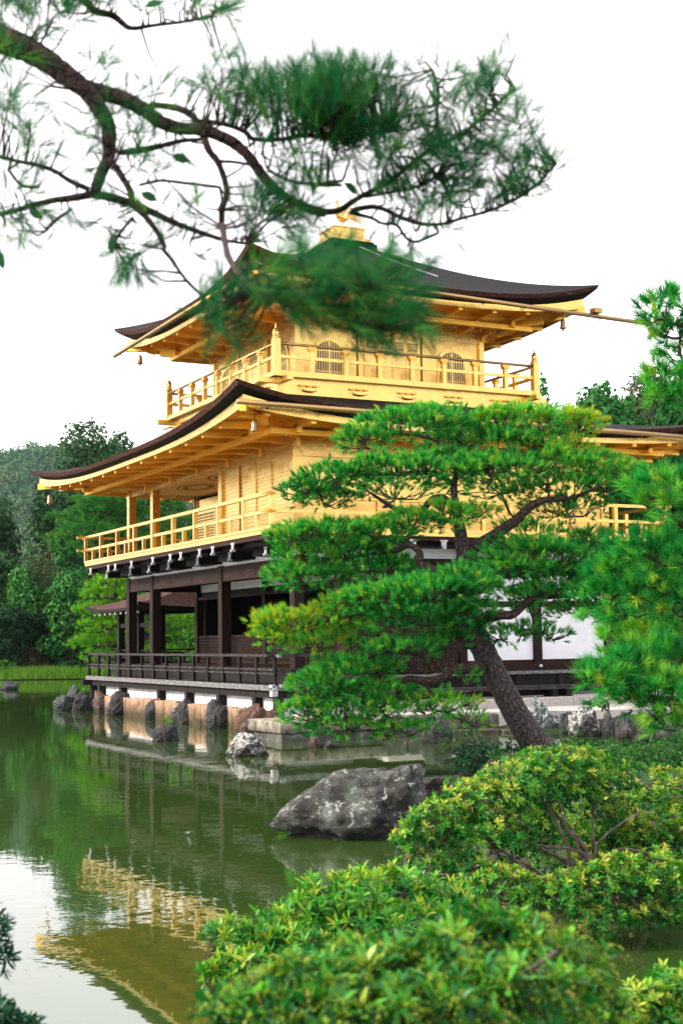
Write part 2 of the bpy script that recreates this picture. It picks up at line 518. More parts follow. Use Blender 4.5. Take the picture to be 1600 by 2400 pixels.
# roof plinth with the statue's base
mb = MB()
mb.box(CX3-0.72, CX3+0.72, CY3-0.72, CY3+0.72, 12.74, 12.90)
mb.box(CX3-0.66, CX3+0.66, CY3-0.66, CY3+0.66, 12.90, 12.97)
part(mb, 'roof_cap', M['bark_roof'])
mb = MB()
mb.box(CX3-0.60, CX3+0.60, CY3-0.60, CY3+0.60, 12.97, 13.05)
mb.box(CX3-0.52, CX3+0.52, CY3-0.52, CY3+0.52, 13.05, 13.10)
mb.box(CX3-0.46, CX3+0.46, CY3-0.46, CY3+0.46, 13.10, 13.36)
mb.box(CX3-0.49, CX3+0.49, CY3-0.49, CY3+0.49, 13.36, 13.40)
for sx in (-1, 1):
    mb.box(CX3+sx*0.24-0.19, CX3+sx*0.24+0.19, CY3-0.475, CY3-0.462, 13.14, 13.32)
    mb.box(CX3-0.475, CX3-0.462, CY3+sx*0.24-0.19, CY3+sx*0.24+0.19, 13.14, 13.32)
part(mb, 'roof_plinth', G)
# lightning chain on the front slope
mb = MB()
pts = []
for i in range(60):
    t = i/59
    r_ = 0.75 + t*2.55
    x = CX3 + 0.15 + t*0.95
    tt = (4.86-r_)/(4.86-0.62)
    z = 10.68 + 2.12*(0.83*tt+0.17*tt*tt) + 0.05
    pts.append((x, CY3-r_, z))
for i in range(0, 59):
    a, b = Vector(pts[i]), Vector(pts[i+1])
    c = (a+b)/2
    off = Vector((0.02 if i % 2 else -0.02, 0, 0.015 if i % 2 else 0))
    mb.tube([a+off*0.3, c+off, b+off*0.3], 0.014, 5)
part(mb, 'lightning_chain', M['steel'])

# gutters
def gutter(p0, p1, r_=0.055, name='gutter', brackets=8, up=0.14):
    mb = MB()
    mb.tube([p0, ((p0[0]+p1[0])/2, (p0[1]+p1[1])/2, (p0[2]+p1[2])/2), p1], r_, 10)
    o = part(mb, name, M['gutter'], smooth=True)
    for i in range(brackets):
        t = (i+0.5)/brackets
        q = [p0[k]+(p1[k]-p0[k])*t for k in range(3)]
        mb = MB()
        inx, iny = (0.22, 0) if abs(p0[0]-p1[0]) < 1 else (0, 0.22)
        mb.tube([(q[0]-inx*.3, q[1]-iny*.3, q[2]-0.06), (q[0]+inx*.4, q[1]+iny*.4, q[2]-0.09), (q[0]+inx, q[1]+iny, q[2]+up*0.4)], 0.010, 5)
        part(mb, 'bracket', M['wood_dark'], parent=o)
    return o
gutter((CX3-4.95, CY3-4.4, 10.47), (CX3-4.95, CY3+5.1, 10.42))
gutter((CX3-5.1, CY3-4.99, 10.60), (CX3+6.75, CY3-4.99, 10.31), brackets=10)
gutter((-2.42, -2.42, 6.86), (L+1.6, -2.42, 6.74), brackets=9)
mb = MB(); mb.box(CX3+4.75, CX3+5.0, CY3-5.1, CY3-4.88, 10.44, 10.56)
part(mb, 'gutter_box', M['gutter'])

# ---- third storey
zF, zT = 8.46, 10.30
wx0, wx1, wy0, wy1 = CX3-HW, CX3+HW, CY3-HW, CY3+HW
pl = HW*2/3

def katomado(mb_frame, mb_lat, mb_blind, mb_void, cxw, side, w=0.82, zb=8.68, zt=9.60):
    """bell shaped window; profile in (s, z) mapped on to a wall side"""
    def mp(s, z, dpt):
        if side == 'E': return (cxw+s, wy0-dpt, z)
        if side == 'S': return (wx0-dpt, cxw-s, z)
        if side == 'W': return (cxw-s, wy1+dpt, z)
        return (wx1+dpt, cxw+s, z)
    hw = w/2
    prof = []
    for i in range(0, 9):
        prof.append((hw*(1.0-0.10*(i/8)), zb+(zt-zb)*0.60*(i/8)))
    for i in range(1, 13):
        a = i/12*math.pi/2
        prof.append((hw*0.90*math.cos(a)**0.8, zb+(zt-zb)*(0.60+0.36*math.sin(a)) + (0.05 if i == 12 else 0)))
    outl = prof + [(-s, z) for s, z in reversed(prof[:-1])]
    out2 = [(s*1.17, zb+(z-zb)*1.11+ (0.0)) for s, z in outl]
    n = len(outl)
    vs = [mp(s, z, 0.03) for s, z in outl] + [mp(s, z, 0.03) for s, z in out2] + [mp(s, z, -0.04) for s, z in outl] + [mp(s, z, 0.0) for s, z in out2]
    fs = []
    for i in range(n-1):
        fs.append((i, i+1, n+i+1, n+i))
        fs.append((i+1, i, 2*n+i, 2*n+i+1))
        fs.append((n+i, n+i+1, 3*n+i+1, 3*n+i))
    mb_frame.add(vs, fs)
    mb_blind.add([mp(s, z, 0.0045) for s, z in outl], [tuple(range(n))])
    def inside(z):
        best = 0
        for (s0, z0), (s1, z1) in zip(prof, prof[1:]):
            if min(z0, z1) <= z <= max(z0, z1) and abs(z1-z0) > 1e-6:
                best = max(best, s0+(s1-s0)*(z-z0)/(z1-z0))
        return best
    def bar(a, b, wd, dp):
        (s0, z0), (s1, z1) = a, b
        if abs(s0-s1) < 1e-6: c4 = [(s0-wd, z0), (s0+wd, z0), (s1+wd, z1), (s1-wd, z1)]
        else: c4 = [(s0, z0-wd), (s1, z1-wd), (s1, z1+wd), (s0, z0+wd)]
        vs = [mp(s, z, dp) for s, z in c4] + [mp(s, z, dp-0.012) for s, z in c4]
        mb_lat.add(vs, [(0, 1, 2, 3), (7, 6, 5, 4), (0, 4, 5, 1), (1, 5, 6, 2), (2, 6, 7, 3), (3, 7, 4, 0)])
    nb = 10
    for i in range(nb+1):
        s = -hw*0.86 + 2*hw*0.86*i/nb
        top_z = zb
        for z in np.linspace(zb, zt+0.04, 60):
            if inside(z) >= abs(s): top_z = z
        if i == nb//2: bar((s, zb), (s, top_z), 0.024, 0.024)
        else: bar((s, zb), (s, top_z), 0.010, 0.020)
    for f in (0.06, 0.12, 0.40, 0.46, 0.70, 0.76):
        z = zb+(zt-zb)*f
        bar((-inside(z), z), (inside(z), z), 0.009, 0.022)

def wall3(side):
    """one third storey face"""
    def bx(s0, s1, z0, z1, d0, d1):
        mb = MB()
        if side == 'E': return mb.box(CX3+s0, CX3+s1, wy0-d1, wy0-d0, z0, z1)
        if side == 'W': return mb.box(CX3+s0, CX3+s1, wy1+d0, wy1+d1, z0, z1)
        if side == 'S': return mb.box(wx0-d1, wx0-d0, CY3+s0, CY3+s1, z0, z1)
        return mb.box(wx1+d0, wx1+d1, CY3+s0, CY3+s1, z0, z1)
    w_ = part(bx(-HW+.01, HW-.01, zF-0.1, zT-0.003, -0.12, -0.0), 'wall_panel', G)
    for z0, z1 in ((9.86, 9.98), (10.10, 10.24)):
        part(bx(-HW+0.075, HW-0.075, z0, z1, 0.004, 0.035), 'tie_beam', G)
    part(bx(-HW+0.075, HW-0.075, zF, zF+0.13, 0.004, 0.035), 'sill_beam', G)
    for s in (-pl/2-0.04, pl/2+0.04):
        part(bx(s-0.06, s+0.06, zF, 10.06, 0.037, 0.065), 'pillar', G)
    ctrs = (-pl, pl)
    base = CX3 if side in 'EW' else CY3
    for c in ctrs:
        fr, la, bl, vd = MB(), MB(), MB(), MB()
        katomado(fr, la, bl, vd, base+c*(1 if side in 'EN' else 1), side)
        f = part(fr, 'arched_window', G)
        part(la, 'window_lattice', G, parent=f)
        part(bl, 'window_blind', M['blind'], parent=f)
    # folding doors with a lattice in the upper half
    for k in range(4):
        s0 = -pl/2+0.09 + k*(pl-0.18)/4
        s1 = s0 + (pl-0.18)/4 - 0.012
        d = part(bx(s0, s1, zF+0.14, 9.85, 0.004, 0.030), 'door_panel', G)
        mb = MB()
        for (z0, z1) in ((8.72, 9.02), (9.10, 9.16)):
            q = bx(s0+0.05, s1-0.05, z0, z1, 0.031, 0.037); mb.add(q.v, q.f)
        part(mb, 'door_moulding', G, parent=d)
        part(bx(s0+0.05, s1-0.05, 9.33, 9.72, 0.0305, 0.0335), 'door_grille_backing', M['blind'], parent=d)
        mb = MB()
        for i in range(6):
            s = s0+0.05+(s1-s0-0.10)*i/5
            q = bx(s-0.008, s+0.008, 9.33, 9.72, 0.034, 0.046); mb.add(q.v, q.f)
        for z in (9.33, 9.40, 9.46, 9.58, 9.64, 9.72):
            q = bx(s0+0.05, s1-0.05, z-0.008, z+0.008, 0.035, 0.049); mb.add(q.v, q.f)
        part(mb, 'door_grille', G, parent=d)
for s_ in 'EWSN': wall3(s_)
for sx in (wx0, wx1):
    for sy in (wy0, wy1):
        part(MB().box(sx-0.075, sx+0.075, sy-0.075, sy+0.075, zF-0.05, 10.27), 'corner_pillar', G)
        # bracket cluster carrying the eave corner
        mb = MB()
        ax, ay = (1 if sx > CX3 else -1), (1 if sy > CY3 else -1)
        for d, z in ((0.18, 9.98), (0.34, 10.10)):
            mb.box(min(sx, sx+ax*d), max(sx, sx+ax*d), sy-0.05, sy+0.05, z-0.05, z+0.05)
            mb.box(sx-0.047, sx+0.047, min(sy, sy+ay*d), max(sy, sy+ay*d), z-0.048, z+0.052)
            for ddx, ddy in ((ax*d, 0), (0, ay*d)):
                mb.box(sx+ddx-0.07, sx+ddx+0.07, sy+ddy-0.07, sy+ddy+0.07, z+0.053, z+0.11)
        part(mb, 'eave_bracket', M['gold_fit'])
for side in 'EWSN':
    for s in (-pl/2-0.04, pl/2+0.04):
        mb = MB()
        if side in 'EW':
            x, y, ay = CX3+s, (wy0 if side == 'E' else wy1), (-1 if side == 'E' else 1)
            for d, z in ((0.2, 10.0), (0.36, 10.12)):
                mb.box(x-0.045, x+0.045, min(y, y+ay*d), max(y, y+ay*d), z-0.04, z+0.05)
                mb.box(x-0.07, x+0.07, y+ay*d-0.06, y+ay*d+0.06, z+0.052, z+0.10)
        else:
            x, y, ax = (wx0 if side == 'S' else wx1), CY3+s, (-1 if side == 'S' else 1)
            for d, z in ((0.2, 10.0), (0.36, 10.12)):
                mb.box(min(x, x+ax*d), max(x, x+ax*d), y-0.045, y+0.045, z-0.04, z+0.05)
                mb.box(x+ax*d-0.06, x+ax*d+0.06, y-0.07, y+0.07, z+0.052, z+0.10)
        part(mb, 'eave_bracket', M['gold_fit'])

# third storey balcony
bx0, bx1, by0, by1 = CX3-3.75, CX3+3.75, CY3-3.75, CY3+3.75
part(MB().box(bx0-0.10, bx1+0.10, by0-0.10, by1+0.10, 8.36, 8.405), 'balcony_floor', G)
part(MB().box(bx0+0.06, bx1-0.06, by0+0.06, by1-0.06, 8.06, 8.357), 'balcony_skirt', G)
part(MB().box(bx0+0.03, bx1-0.03, by0+0.03, by1-0.03, 7.80, 8.055), 'balcony_skirt', G)
for k in range(4):
    mb = MB()
    for s, e in ((bx0-0.42, bx1+0.42),):
        if k == 0: mb.box(s, e, by0+0.10, by0+0.26, 8.22, 8.352)
        if k == 2: mb.box(s, e, by1-0.26, by1-0.10, 8.22, 8.352)
        if k == 1: mb.box(bx1-0.26, bx1-0.10, by0-0.42, by1+0.42, 8.224, 8.356)
        if k == 3: mb.box(bx0+0.10, bx0+0.26, by0-0.42, by1+0.42, 8.224, 8.356)
    part(mb, 'balcony_beam', G)
def giboshi_rail():
    r_ = MB().box(bx0, bx1, by0-0.06, by0+0.06, 8.408, 8.50).build('balcony_railing', G, pav)
    q = MB()
    q.box(bx0, bx1, by1-0.06, by1+0.06, 8.408, 8.50)
    q.box(bx0-0.06, bx0+0.06, by0+.063, by1-.063, 8.406, 8.498)
    q.box(bx1-0.06, bx1+0.06, by0+.063, by1-.063, 8.406, 8.498)
    q.build('bottom_rail', G, r_)
    n = 8
    for i in range(n):
        t = i/n
        for k in range(4):
            p0 = ((bx0, by0), (bx1, by0), (bx1, by1), (bx0, by1))[k]
            p1 = ((bx1, by0), (bx1, by1), (bx0, by1), (bx0, by0))[k]
            x, y = p0[0]+(p1[0]-p0[0])*t, p0[1]+(p1[1]-p0[1])*t
            if i == 0:
                mb = MB().box(x-0.085, x+0.085, y-0.085, y+0.085, 8.40, 9.27)
                mb.lathe((x, y, 9.27), [(0.085, 0), (0.10, 0.01), (0.10, 0.03), (0.075, 0.045), (0.085, 0.10), (0.088, 0.16), (0.06, 0.23), (0.025, 0.27), (0.012, 0.33), (0.002, 0.40)], 10)
                mb.build('corner_post', G, r_)
            else:
                mb = MB().box(x-0.055, x+0.055, y-0.055, y+0.055, 8.50, 9.03)
                mb.build('post', G, r_)
                mb = MB().box(x-0.08, x+0.08, y-0.075, y+0.075, 9.03, 9.07)
                ex = 0.11 if k % 2 == 0 else 0.06
                ey = 0.06 if k % 2 == 0 else 0.11
                mb.box(x-ex, x+ex, y-ey, y+ey, 9.07, 9.13)
                mb.build('post_cap', M['gold_fit'], r_)
    for k in range(4):
        p0 = ((bx0, by0), (bx1, by0), (bx1, by1), (bx0, by1))[k]
        p1 = ((bx1, by0), (bx1, by1), (bx0, by1), (bx0, by0))[k]
        MB().beam((*p0, 8.85), (*p1, 8.85), 0.06, 0.075).build('middle_rail', G, r_)
        MB().tube([(*p0, 9.165), (*p1, 9.165)], 0.036, 10).build('top_rail', M['gutter'], r_, smooth=True)
giboshi_rail()
# metal scroll fittings under the balcony
for k in range(2):
    for i in range(6 if k == 0 else 6):
        t = 0.06 + i*1.38
        mb = MB()
        for j in (-1, 0, 1):
            c = 0.8+t+j*0.19
            if k == 0: mb.box(bx0+c-0.065, bx0+c+0.065, by0-0.02, by0+0.055, 8.165, 8.20)
            else: mb.box(bx0-0.02, bx0+0.055, by0+c-0.065, by0+c+0.065, 8.165, 8.20)
        pts = [(-0.20, 8.10), (-0.14, 8.05), (0, 8.03), (0.14, 8.04), (0.22, 8.07)]
        if k == 0: mb.tube([(bx0+0.8+t+a, by0-0.01, z) for a, z in pts], [0.012, 0.018, 0.02, 0.014, 0.008], 6)
        else: mb.tube([(bx0-0.01, by0+0.8+t+a, z) for a, z in pts], [0.012, 0.018, 0.02, 0.014, 0.008], 6)
        part(mb, 'scroll_fitting', M['gold_fit'])

# ---- second storey
z2, z2t = 4.42, 6.80
for y in PY[0:1] + PY[1:]:
    part(MB().box(-0.11, 0.11, y-0.11, y+0.11, z2, 6.42), 'pillar', G)
for x in PX[1:]:
    part(MB().box(x-0.11, x+0.11, -0.11, 0.11, z2, 6.62), 'pillar', G)
for x in PX[1:]:
    part(MB().box(x-0.11, x+0.11, LY-0.11, LY+0.11, z2, 6.62), 'pillar', G)
for y in (4.27, 9.43):
    part(MB().box(L-0.11, L+0.11, y-0.11, y+0.11, z2, 6.62), 'pillar', G)
# head beams
part(MB().box(-0.10, 0.10, -0.113, LY+0.113, 6.42, 6.72), 'head_beam', G)
part(MB().box(0.103, L+0.12, -0.10, 0.10, 6.40, 6.72), 'head_beam', G)
part(MB().box(0.103, L+0.12, LY-0.10, LY+0.10, 6.42, 6.72), 'head_beam', G)
part(MB().box(L-0.10, L+0.10, 0.103, LY-0.103, 6.42, 6.72), 'head_beam', G)
part(MB().box(-0.075, 0.075, 0.115, 4.155, 6.27, 6.417), 'tie_beam', G)
part(MB().box(-0.055, 0.055, 4.385, LY-0.113, 6.33, 6.417), 'tie_beam', G)
part(MB().box(0.115, L-0.115, -0.122, -0.085, 6.16, 6.28), 'tie_beam', G)
part(MB().box(0.115, L-0.115, -0.117, -0.085, 5.20, 5.30), 'tie_beam', G)
# east wall
for i in range(4):
    w_ = part(MB().box(PX[i]+0.113, PX[i+1]-0.113, -0.06, 0.05, z2, 6.397), 'wall_panel', G)
    mb = MB()
    for j in range(1, 2):
        xm = PX[i]+(PX[i+1]-PX[i])*j/2
        mb.box(xm-0.03, xm+0.03, -0.085, -0.062, z2, 5.198)
    part(mb, 'wall_batten', G, parent=w_)
for i in range(1, 4):
    part(MB().box(PX[i]+0.113, PX[i+1]-0.113, LY-0.05, LY+0.06, z2, 6.417), 'wall_panel', G)
part(MB().box(L-0.05, L+0.06, 0.113, LY-0.113, z2, 6.417), 'wall_panel', G)
# south wall: four sliding shutters with horizontal ribs
for (a, b) in ((0.12, 1.18), (1.20, 2.10), (2.12, 3.09), (3.11, 4.15)):
    s_ = part(MB().box(-0.04, 0.02, a, b, z2, 6.267), 'sliding_shutter', G)
    mb = MB()
    for i in range(20):
        z = z2+0.07+i*0.092
        mb.box(-0.058, -0.041, a+0.035, b-0.035, z-0.012, z+0.012)
    mb.box(-0.07, -0.041, a, a+0.03, z2, 6.262)
    mb.box(-0.07, -0.041, b-0.03, b, z2, 6.262)
    part(mb, 'shutter_rib', G, parent=s_)
part(MB().box(-0.09, -0.05, 3.06, 3.12, z2, 6.26), 'shutter_post', M['gold_fit'])
# porch recess: back wall, its lattice, ceiling and floor
part(MB().box(2.10, 2.16, 4.27, 9.9, z2, 6.40), 'wall_panel', G)
part(MB().box(0.02, 2.10, 4.24, 4.30, z2, 6.40), 'wall_panel', G)
part(MB().box(2.02, 2.24, LY-0.09, LY+0.09, z2, 6.42), 'pillar', G)
part(MB().box(2.07, 2.17, 4.31, LY-0.10, 6.0, 6.30), 'porch_beam', G)
for (a, b) in ((9.92, 11.42), (8.3, 9.85), (6.7, 8.28)):
    f = MB()
    f.box(2.03, 2.095, a, b, z2+0.003, z2+0.16); f.box(2.03, 2.095, a, b, 5.86, 5.93)
    f.box(2.03, 2.095, a, a+0.06, z2+0.162, 5.858); f.box(2.03, 2.095, b-0.06, b, z2+0.162, 5.858)
    fo = part(f, 'lattice_window', G)
    mb = MB()
    for i in range(1, 14):
        y = a+0.06+(b-a-0.12)*i/14
        mb.box(2.040, 2.062, y-0.012, y+0.012, z2+0.163, 5.857)
    for i in range(1, 15):
        z = z2+0.16+(5.86-z2-0.16)*i/15
        mb.box(2.036, 2.058, a+0.061, b-0.061, z-0.012, z+0.012)
    part(mb, 'lattice_bars', G, parent=fo)
    part(MB().box(2.075, 2.085, a+0.061, b-0.061, z2+0.163, 5.857), 'lattice_backing', M['blind'], parent=fo)
part(MB().box(0.12, L-0.15, 0.12, LY-0.15, 6.43, 6.46), 'porch_ceiling', M['ceil'])
for (cx_, cy_, a, b) in ((1.1, 6.3, 0.62, 1.05), (1.15, 9.0, 0.55, 1.0)):
    mb = MB()
    n = 48
    for r0, r1 in ((1.0, 0.9), (0.72, 0.5)):
        vs = [(cx_+a*r0*math.cos(2*math.pi*i/n)*(1+0.06*math.sin(i*1.7)), cy_+b*r0*math.sin(2*math.pi*i/n), 6.426) for i in range(n)]
        vs += [(cx_+a*r1*math.cos(2*math.pi*i/n), cy_+b*r1*math.sin(2*math.pi*i/n)*(1+0.05*math.cos(i*2.3)), 6.426) for i in range(n)]
        mb.add(vs, [(i, (i+1) % n, n+(i+1) % n, n+i) for i in range(n)])
    part(mb, 'ceiling_painting', M['ink'])
# eave arm ends along the wall plate
for i in range(12):
    y = -0.43 + i*1.03
    mb = MB().box(-0.32, -0.102, y-0.05, y+0.05, 6.52, 6.60)
    if i % 2 == 0: mb.box(-0.16, -0.103, y-0.05, y+0.05, 6.34, 6.517)
    part(mb, 'beam_end', M['gold_eave_glow'])

# second storey deck and railing
dx0, dx1, dy0, dy1 = -1.12, L+1.12, -1.12, LY+1.12
part(MB().box(dx0+0.02, dx1-0.02, dy0+0.02, dy1-0.02, 4.325, 4.415), 'balcony_floor', G)
part(MB().box(dx0+0.05, dx1-0.05, dy0+0.05, dy1-0.05, 4.22, 4.322), 'balcony_edge_beam', M['wood_h'])
part(MB().box(dx0+0.25, dx1-0.25, dy0+0.25, dy1-0.25, 4.12, 4.217), 'balcony_edge_beam', M['wood_dark'])
def plain_rail():
    q0, q1, r0, r1 = -1.07, L+1.07, -1.07, LY+1.07
    r_ = MB().box(q0-0.05, q1+0.05, r0-0.05, r0+0.05, 4.417, 4.48).build('balcony_railing', G, pav)
    q = MB()
    q.box(q0-0.05, q1+0.05, r1-0.05, r1+0.05, 4.417, 4.48)
    q.box(q0-0.05, q0+0.05, r0+.053, r1-.053, 4.419, 4.482)
    q.box(q1-0.05, q1+0.05, r0+.053, r1-.053, 4.419, 4.482)
    q.build('bottom_rail', G, r_)
    for k in range(4):
        p0 = ((q0, r0), (q1, r0), (q1, r1), (q0, r1))[k]
        p1 = ((q1, r0), (q1, r1), (q0, r1), (q0, r0))[k]
        nfull = 9 if k % 2 else 7
        for i in range(nfull):
            for half in (0, 1):
                t = (i+0.5*half)/nfull
                x, y = p0[0]+(p1[0]-p0[0])*t, p0[1]+(p1[1]-p0[1])*t
                w = 0.05 if not half else 0.045
                top = 5.15 if not half else 4.76
                MB().box(x-w, x+w, y-w, y+w, 4.482, top).build('post', G, r_)
        ex = 0.28
        d = Vector((p1[0]-p0[0], p1[1]-p0[1], 0)).normalized()*ex
        dz = 0.004*(k % 2)
        for z, h in ((4.80, 0.075), (5.185, 0.075)):
            MB().beam((p0[0]-d.x, p0[1]-d.y, z+dz), (p1[0]+d.x, p1[1]+d.y, z+dz), 0.075, h).build('rail', G, r_)
plain_rail()

# ---- first storey
for y in PY:
    part(MB().box(-0.125, 0.125, y-0.125, y+0.125, 0.62, 3.90), 'pillar', M['wood'])
for x in PX[1:]:
    part(MB().box(x-0.11, x+0.11, -0.11, 0.11, 0.62, 3.90), 'pillar', M['wood'])
    part(MB().box(x-0.11, x+0.11, LY-0.11, LY+0.11, 0.62, 3.90), 'pillar', M['wood'])
for y in (4.27, 9.43):
    part(MB().box(L-0.11, L+0.11, y-0.11, y+0.11, 0.62, 3.90), 'pillar', M['wood'])
for (a, b) in ((0.128, 4.142), (4.398, 9.302), (9.558, LY-0.128)):
    part(MB().box(-0.10, 0.10, a, b, 3.51, 3.88), 'lintel_beam', M['wood_h'])
part(MB().box(0.128, L-0.113, -0.09, 0.09, 3.52, 3.86), 'lintel_beam', M['wood_h'])
part(MB().box(0.128, L-0.113, LY-0.09, LY+0.09, 3.52, 3.86), 'lintel_beam', M['wood_h'])
# white plaster frieze between lintel and balcony
part(MB().box(-0.05, 0.0, -0.05, LY+0.05, 3.885, 4.118), 'plaster_frieze', M['plaster'])
part(MB().box(0.003, L, -0.05, 0.0, 3.885, 4.118), 'plaster_frieze', M['plaster'])
# bracket arms with white painted ends
def arm(x0, y0, ax, ay, outer, z, h=0.16, cap=True):
    mb = MB()
    p0 = (x0, y0, z); p1 = (x0+ax*outer, y0+ay*outer, z)
    mb.beam(p0, p1, 0.14, h)
    o = part(mb, 'bracket_arm', M['wood_dark'])
    if cap:
        c = MB()
        q = (x0+ax*(outer+0.012), y0+ay*(outer+0.012), z)
        sx, sy = (0.012, 0.065) if ax else (0.065, 0.012)
        c.box(q[0]-sx, q[0]+sx, q[1]-sy*.8, q[1]+sy*.8, z-0.07, z+0.045)
        c.box(q[0]-sx*(1 if ax else 1.5), q[0]+sx*(1 if ax else 1.5), q[1]-sy*(1.5 if ax else 1), q[1]+sy*(1.5 if ax else 1), z+0.046, z+0.085)
        sx2, sy2 = (0.05, 0.03) if ax else (0.03, 0.05)
        c.box(q[0]-sx2, q[0]+sx2, q[1]-sy2, q[1]+sy2, z-0.12, z-0.072)
        part(c, 'painted_end', M['white_cap'], parent=o)
for y in (0.15, 2.25, 4.35, 6.45, 8.0, 9.6, 11.75):
    arm(-0.05, y, -1, 0, 0.62, 4.03)
for y in (1.12, 2.34, 3.19, 4.48, 5.24, 6.57, 8.31, 9.74, 10.38, 12.1):
    arm(-0.3, y, -1, 0, 0.76, 4.165, h=0.085)
for x in (0.15, 2.13, 4.26, 6.39, 8.4):
    arm(x, -0.05, 0, -1, 0.62, 4.03)
for x in (1.1, 2.4, 3.2, 4.5, 5.3, 6.6, 7.4, 8.9):
    arm(x, -0.3, 0, -1, 0.76, 4.165, h=0.085)
for (a, b) in ((0.35, 1.2), (2.45, 3.3), (4.55, 5.5), (6.65, 7.5), (8.2, 9.0), (9.8, 10.9)):
    part(MB().box(-0.55, -0.06, a, b, 3.95, 4.115), 'bracket_block', M['wood_dark'])
# inner wall of the open veranda, with lower lattices
part(MB().box(2.15, 2.20, 0.0, LY, 0.9, 1.40), 'inner_wall', M['wood_dark'])
part(MB().box(2.15, 2.21, 0.0, LY, 3.32, 3.98), 'inner_wall', M['wood_dark'])
part(MB().box(2.145, 2.15, 0.2, LY-0.1, 3.50, 3.72), 'plaster_band', M['plaster'])
part(MB().box(2.05, 2.17, 0.1, LY-0.05, 3.27, 3.35), 'inner_plate', M['wood_h'])
for y in (0.0, 1.9, 4.27, 6.5, 9.43, LY):
    part(MB().box(2.04, 2.24, y-0.1, y+0.1, 0.9, 3.98), 'inner_pillar', M['wood'])
for (a, b) in ((0.12, 1.78), (2.02, 4.15), (4.39, 6.38), (6.62, 9.31), (9.55, LY-0.12)):
    nseg = max(1, round((b-a)/1.85))
    for s in range(nseg):
        y0 = a+(b-a)*s/nseg+0.01; y1 = a+(b-a)*(s+1)/nseg-0.01
        f = MB()
        f.box(2.08, 2.12, y0, y1, 1.41, 1.46); f.box(2.08, 2.12, y0, y1, 2.14, 2.20)
        f.box(2.08, 2.12, y0, y0+0.05, 1.462, 2.138); f.box(2.08, 2.12, y1-0.05, y1, 1.462, 2.138)
        fo = part(f, 'lattice_screen', M['deck_post'])
        mb = MB()
        nb = int((y1-y0)/0.075)
        for i in range(1, nb):
            y = y0+0.05+(y1-y0-0.1)*i/nb
            mb.box(2.095, 2.11, y-0.012, y+0.012, 1.461, 2.139)
        for i in range(1, 8):
            z = 1.46+0.68*i/8
            mb.box(2.09, 2.104, y0+0.051, y1-0.051, z-0.012, z+0.012)
        part(mb, 'lattice_bars', M['wood'], parent=fo)
        part(MB().box(2.125, 2.135, y0+0.051, y1-0.051, 1.461, 2.139), 'lattice_backing', M['lattice'], parent=fo)
# dim room behind
part(MB().box(5.0, 5.1, 0.3, LY-0.2, 0.9, 3.98), 'inner_wall', M['wood_dark'])
part(MB().box(4.93, 4.99, 0.6, 3.9, 1.5, 3.1), 'inner_wall', M['cream'])
part(MB().box(3.4, 3.5, 0.12, 1.6, 1.4, 3.2), 'folding_screen', M['cream'])
part(MB().box(0.13, L-0.13, 0.13, LY-0.13, 3.985, 4.02), 'ceiling', M['wood_dark'])
part(MB().box(2.21, L-0.13, LY-0.3, LY-0.13, 0.9, 3.98), 'inner_wall', M['wood_dark'])
part(MB().box(-0.15, L-0.12, -0.10, LY+0.10, 1.22, 1.40), 'veranda_floor', M['wood_h'])
part(MB().box(-0.28, -0.153, -0.25, LY+0.25, 1.05, 1.36), 'veranda_step', M['deck_post'])
# white walls of the east face
for i in (2, 3):
    a, b = PX[i]+0.113, PX[i+1]-0.113
    part(MB().box(a, b, -0.03, 0.03, 1.48, 2.75), 'white_wall', M['plaster'])
    part(MB().box(a, b, -0.03, 0.03, 2.89, 3.517), 'white_wall', M['plaster'])
    part(MB().box(a, b, -0.06, 0.06, 2.752, 2.888), 'tie_beam', M['wood_h'])
    part(MB().box(a, b, -0.05, 0.05, 1.40, 1.478), 'sill_beam', M['wood_h'])
part(MB().box(0.13, L+0.1, -0.17, -0.112, 1.245, 1.398), 'sill_beam', M['wood_h'])
for x in (4.26, 6.39, 8.3):
    mb = MB(); mb.tube([(x, -0.172, 1.32), (x, -0.20, 1.32), (x, -0.215, 1.32)], [0.05, 0.045, 0.015], 12)
    part(mb, 'nail_cover', M['steel'], smooth=True)
part(MB().box(2.25, PX[2]-0.113, -0.03, 0.03, 2.3, 3.5), 'plank_door', M['wood'])
f = part(MB().box(2.25, PX[2]-0.113, -0.045, 0.03, 1.40, 2.27), 'lattice_screen', M['lattice'])
mb = MB()
for i in range(1, 22): mb.box(2.25+1.9*i/22-0.012, 2.25+1.9*i/22+0.012, -0.062, -0.046, 1.41, 2.26)
for i in range(1, 10): mb.box(2.26, 4.14, -0.068, -0.050, 1.40+0.087*i-0.012, 1.40+0.087*i+0.012)
part(mb, 'lattice_bars', M['wood'], parent=f)
part(MB().box(0.95, 1.06, -0.05, 0.05, 1.4, 3.52), 'door_post', M['lattice'])
for (a, b) in ((0.15, 0.93), (1.08, 2.0)):
    f = part(MB().box(a, b, -0.03, 0.03, 1.40, 2.2), 'lattice_screen', M['lattice'])
    mb = MB()
    nb = int((b-a)/0.08)
    for i in range(1, nb): mb.box(a+(b-a)*i/nb-0.012, a+(b-a)*i/nb+0.012, -0.045, -0.031, 1.41, 2.19)
    for i in range(1, 9): mb.box(a+.01, b-.01, -0.05, -0.036, 1.40+0.09*i-0.012, 1.40+0.09*i+0.012)
    part(mb, 'lattice_bars', M['wood'], parent=f)
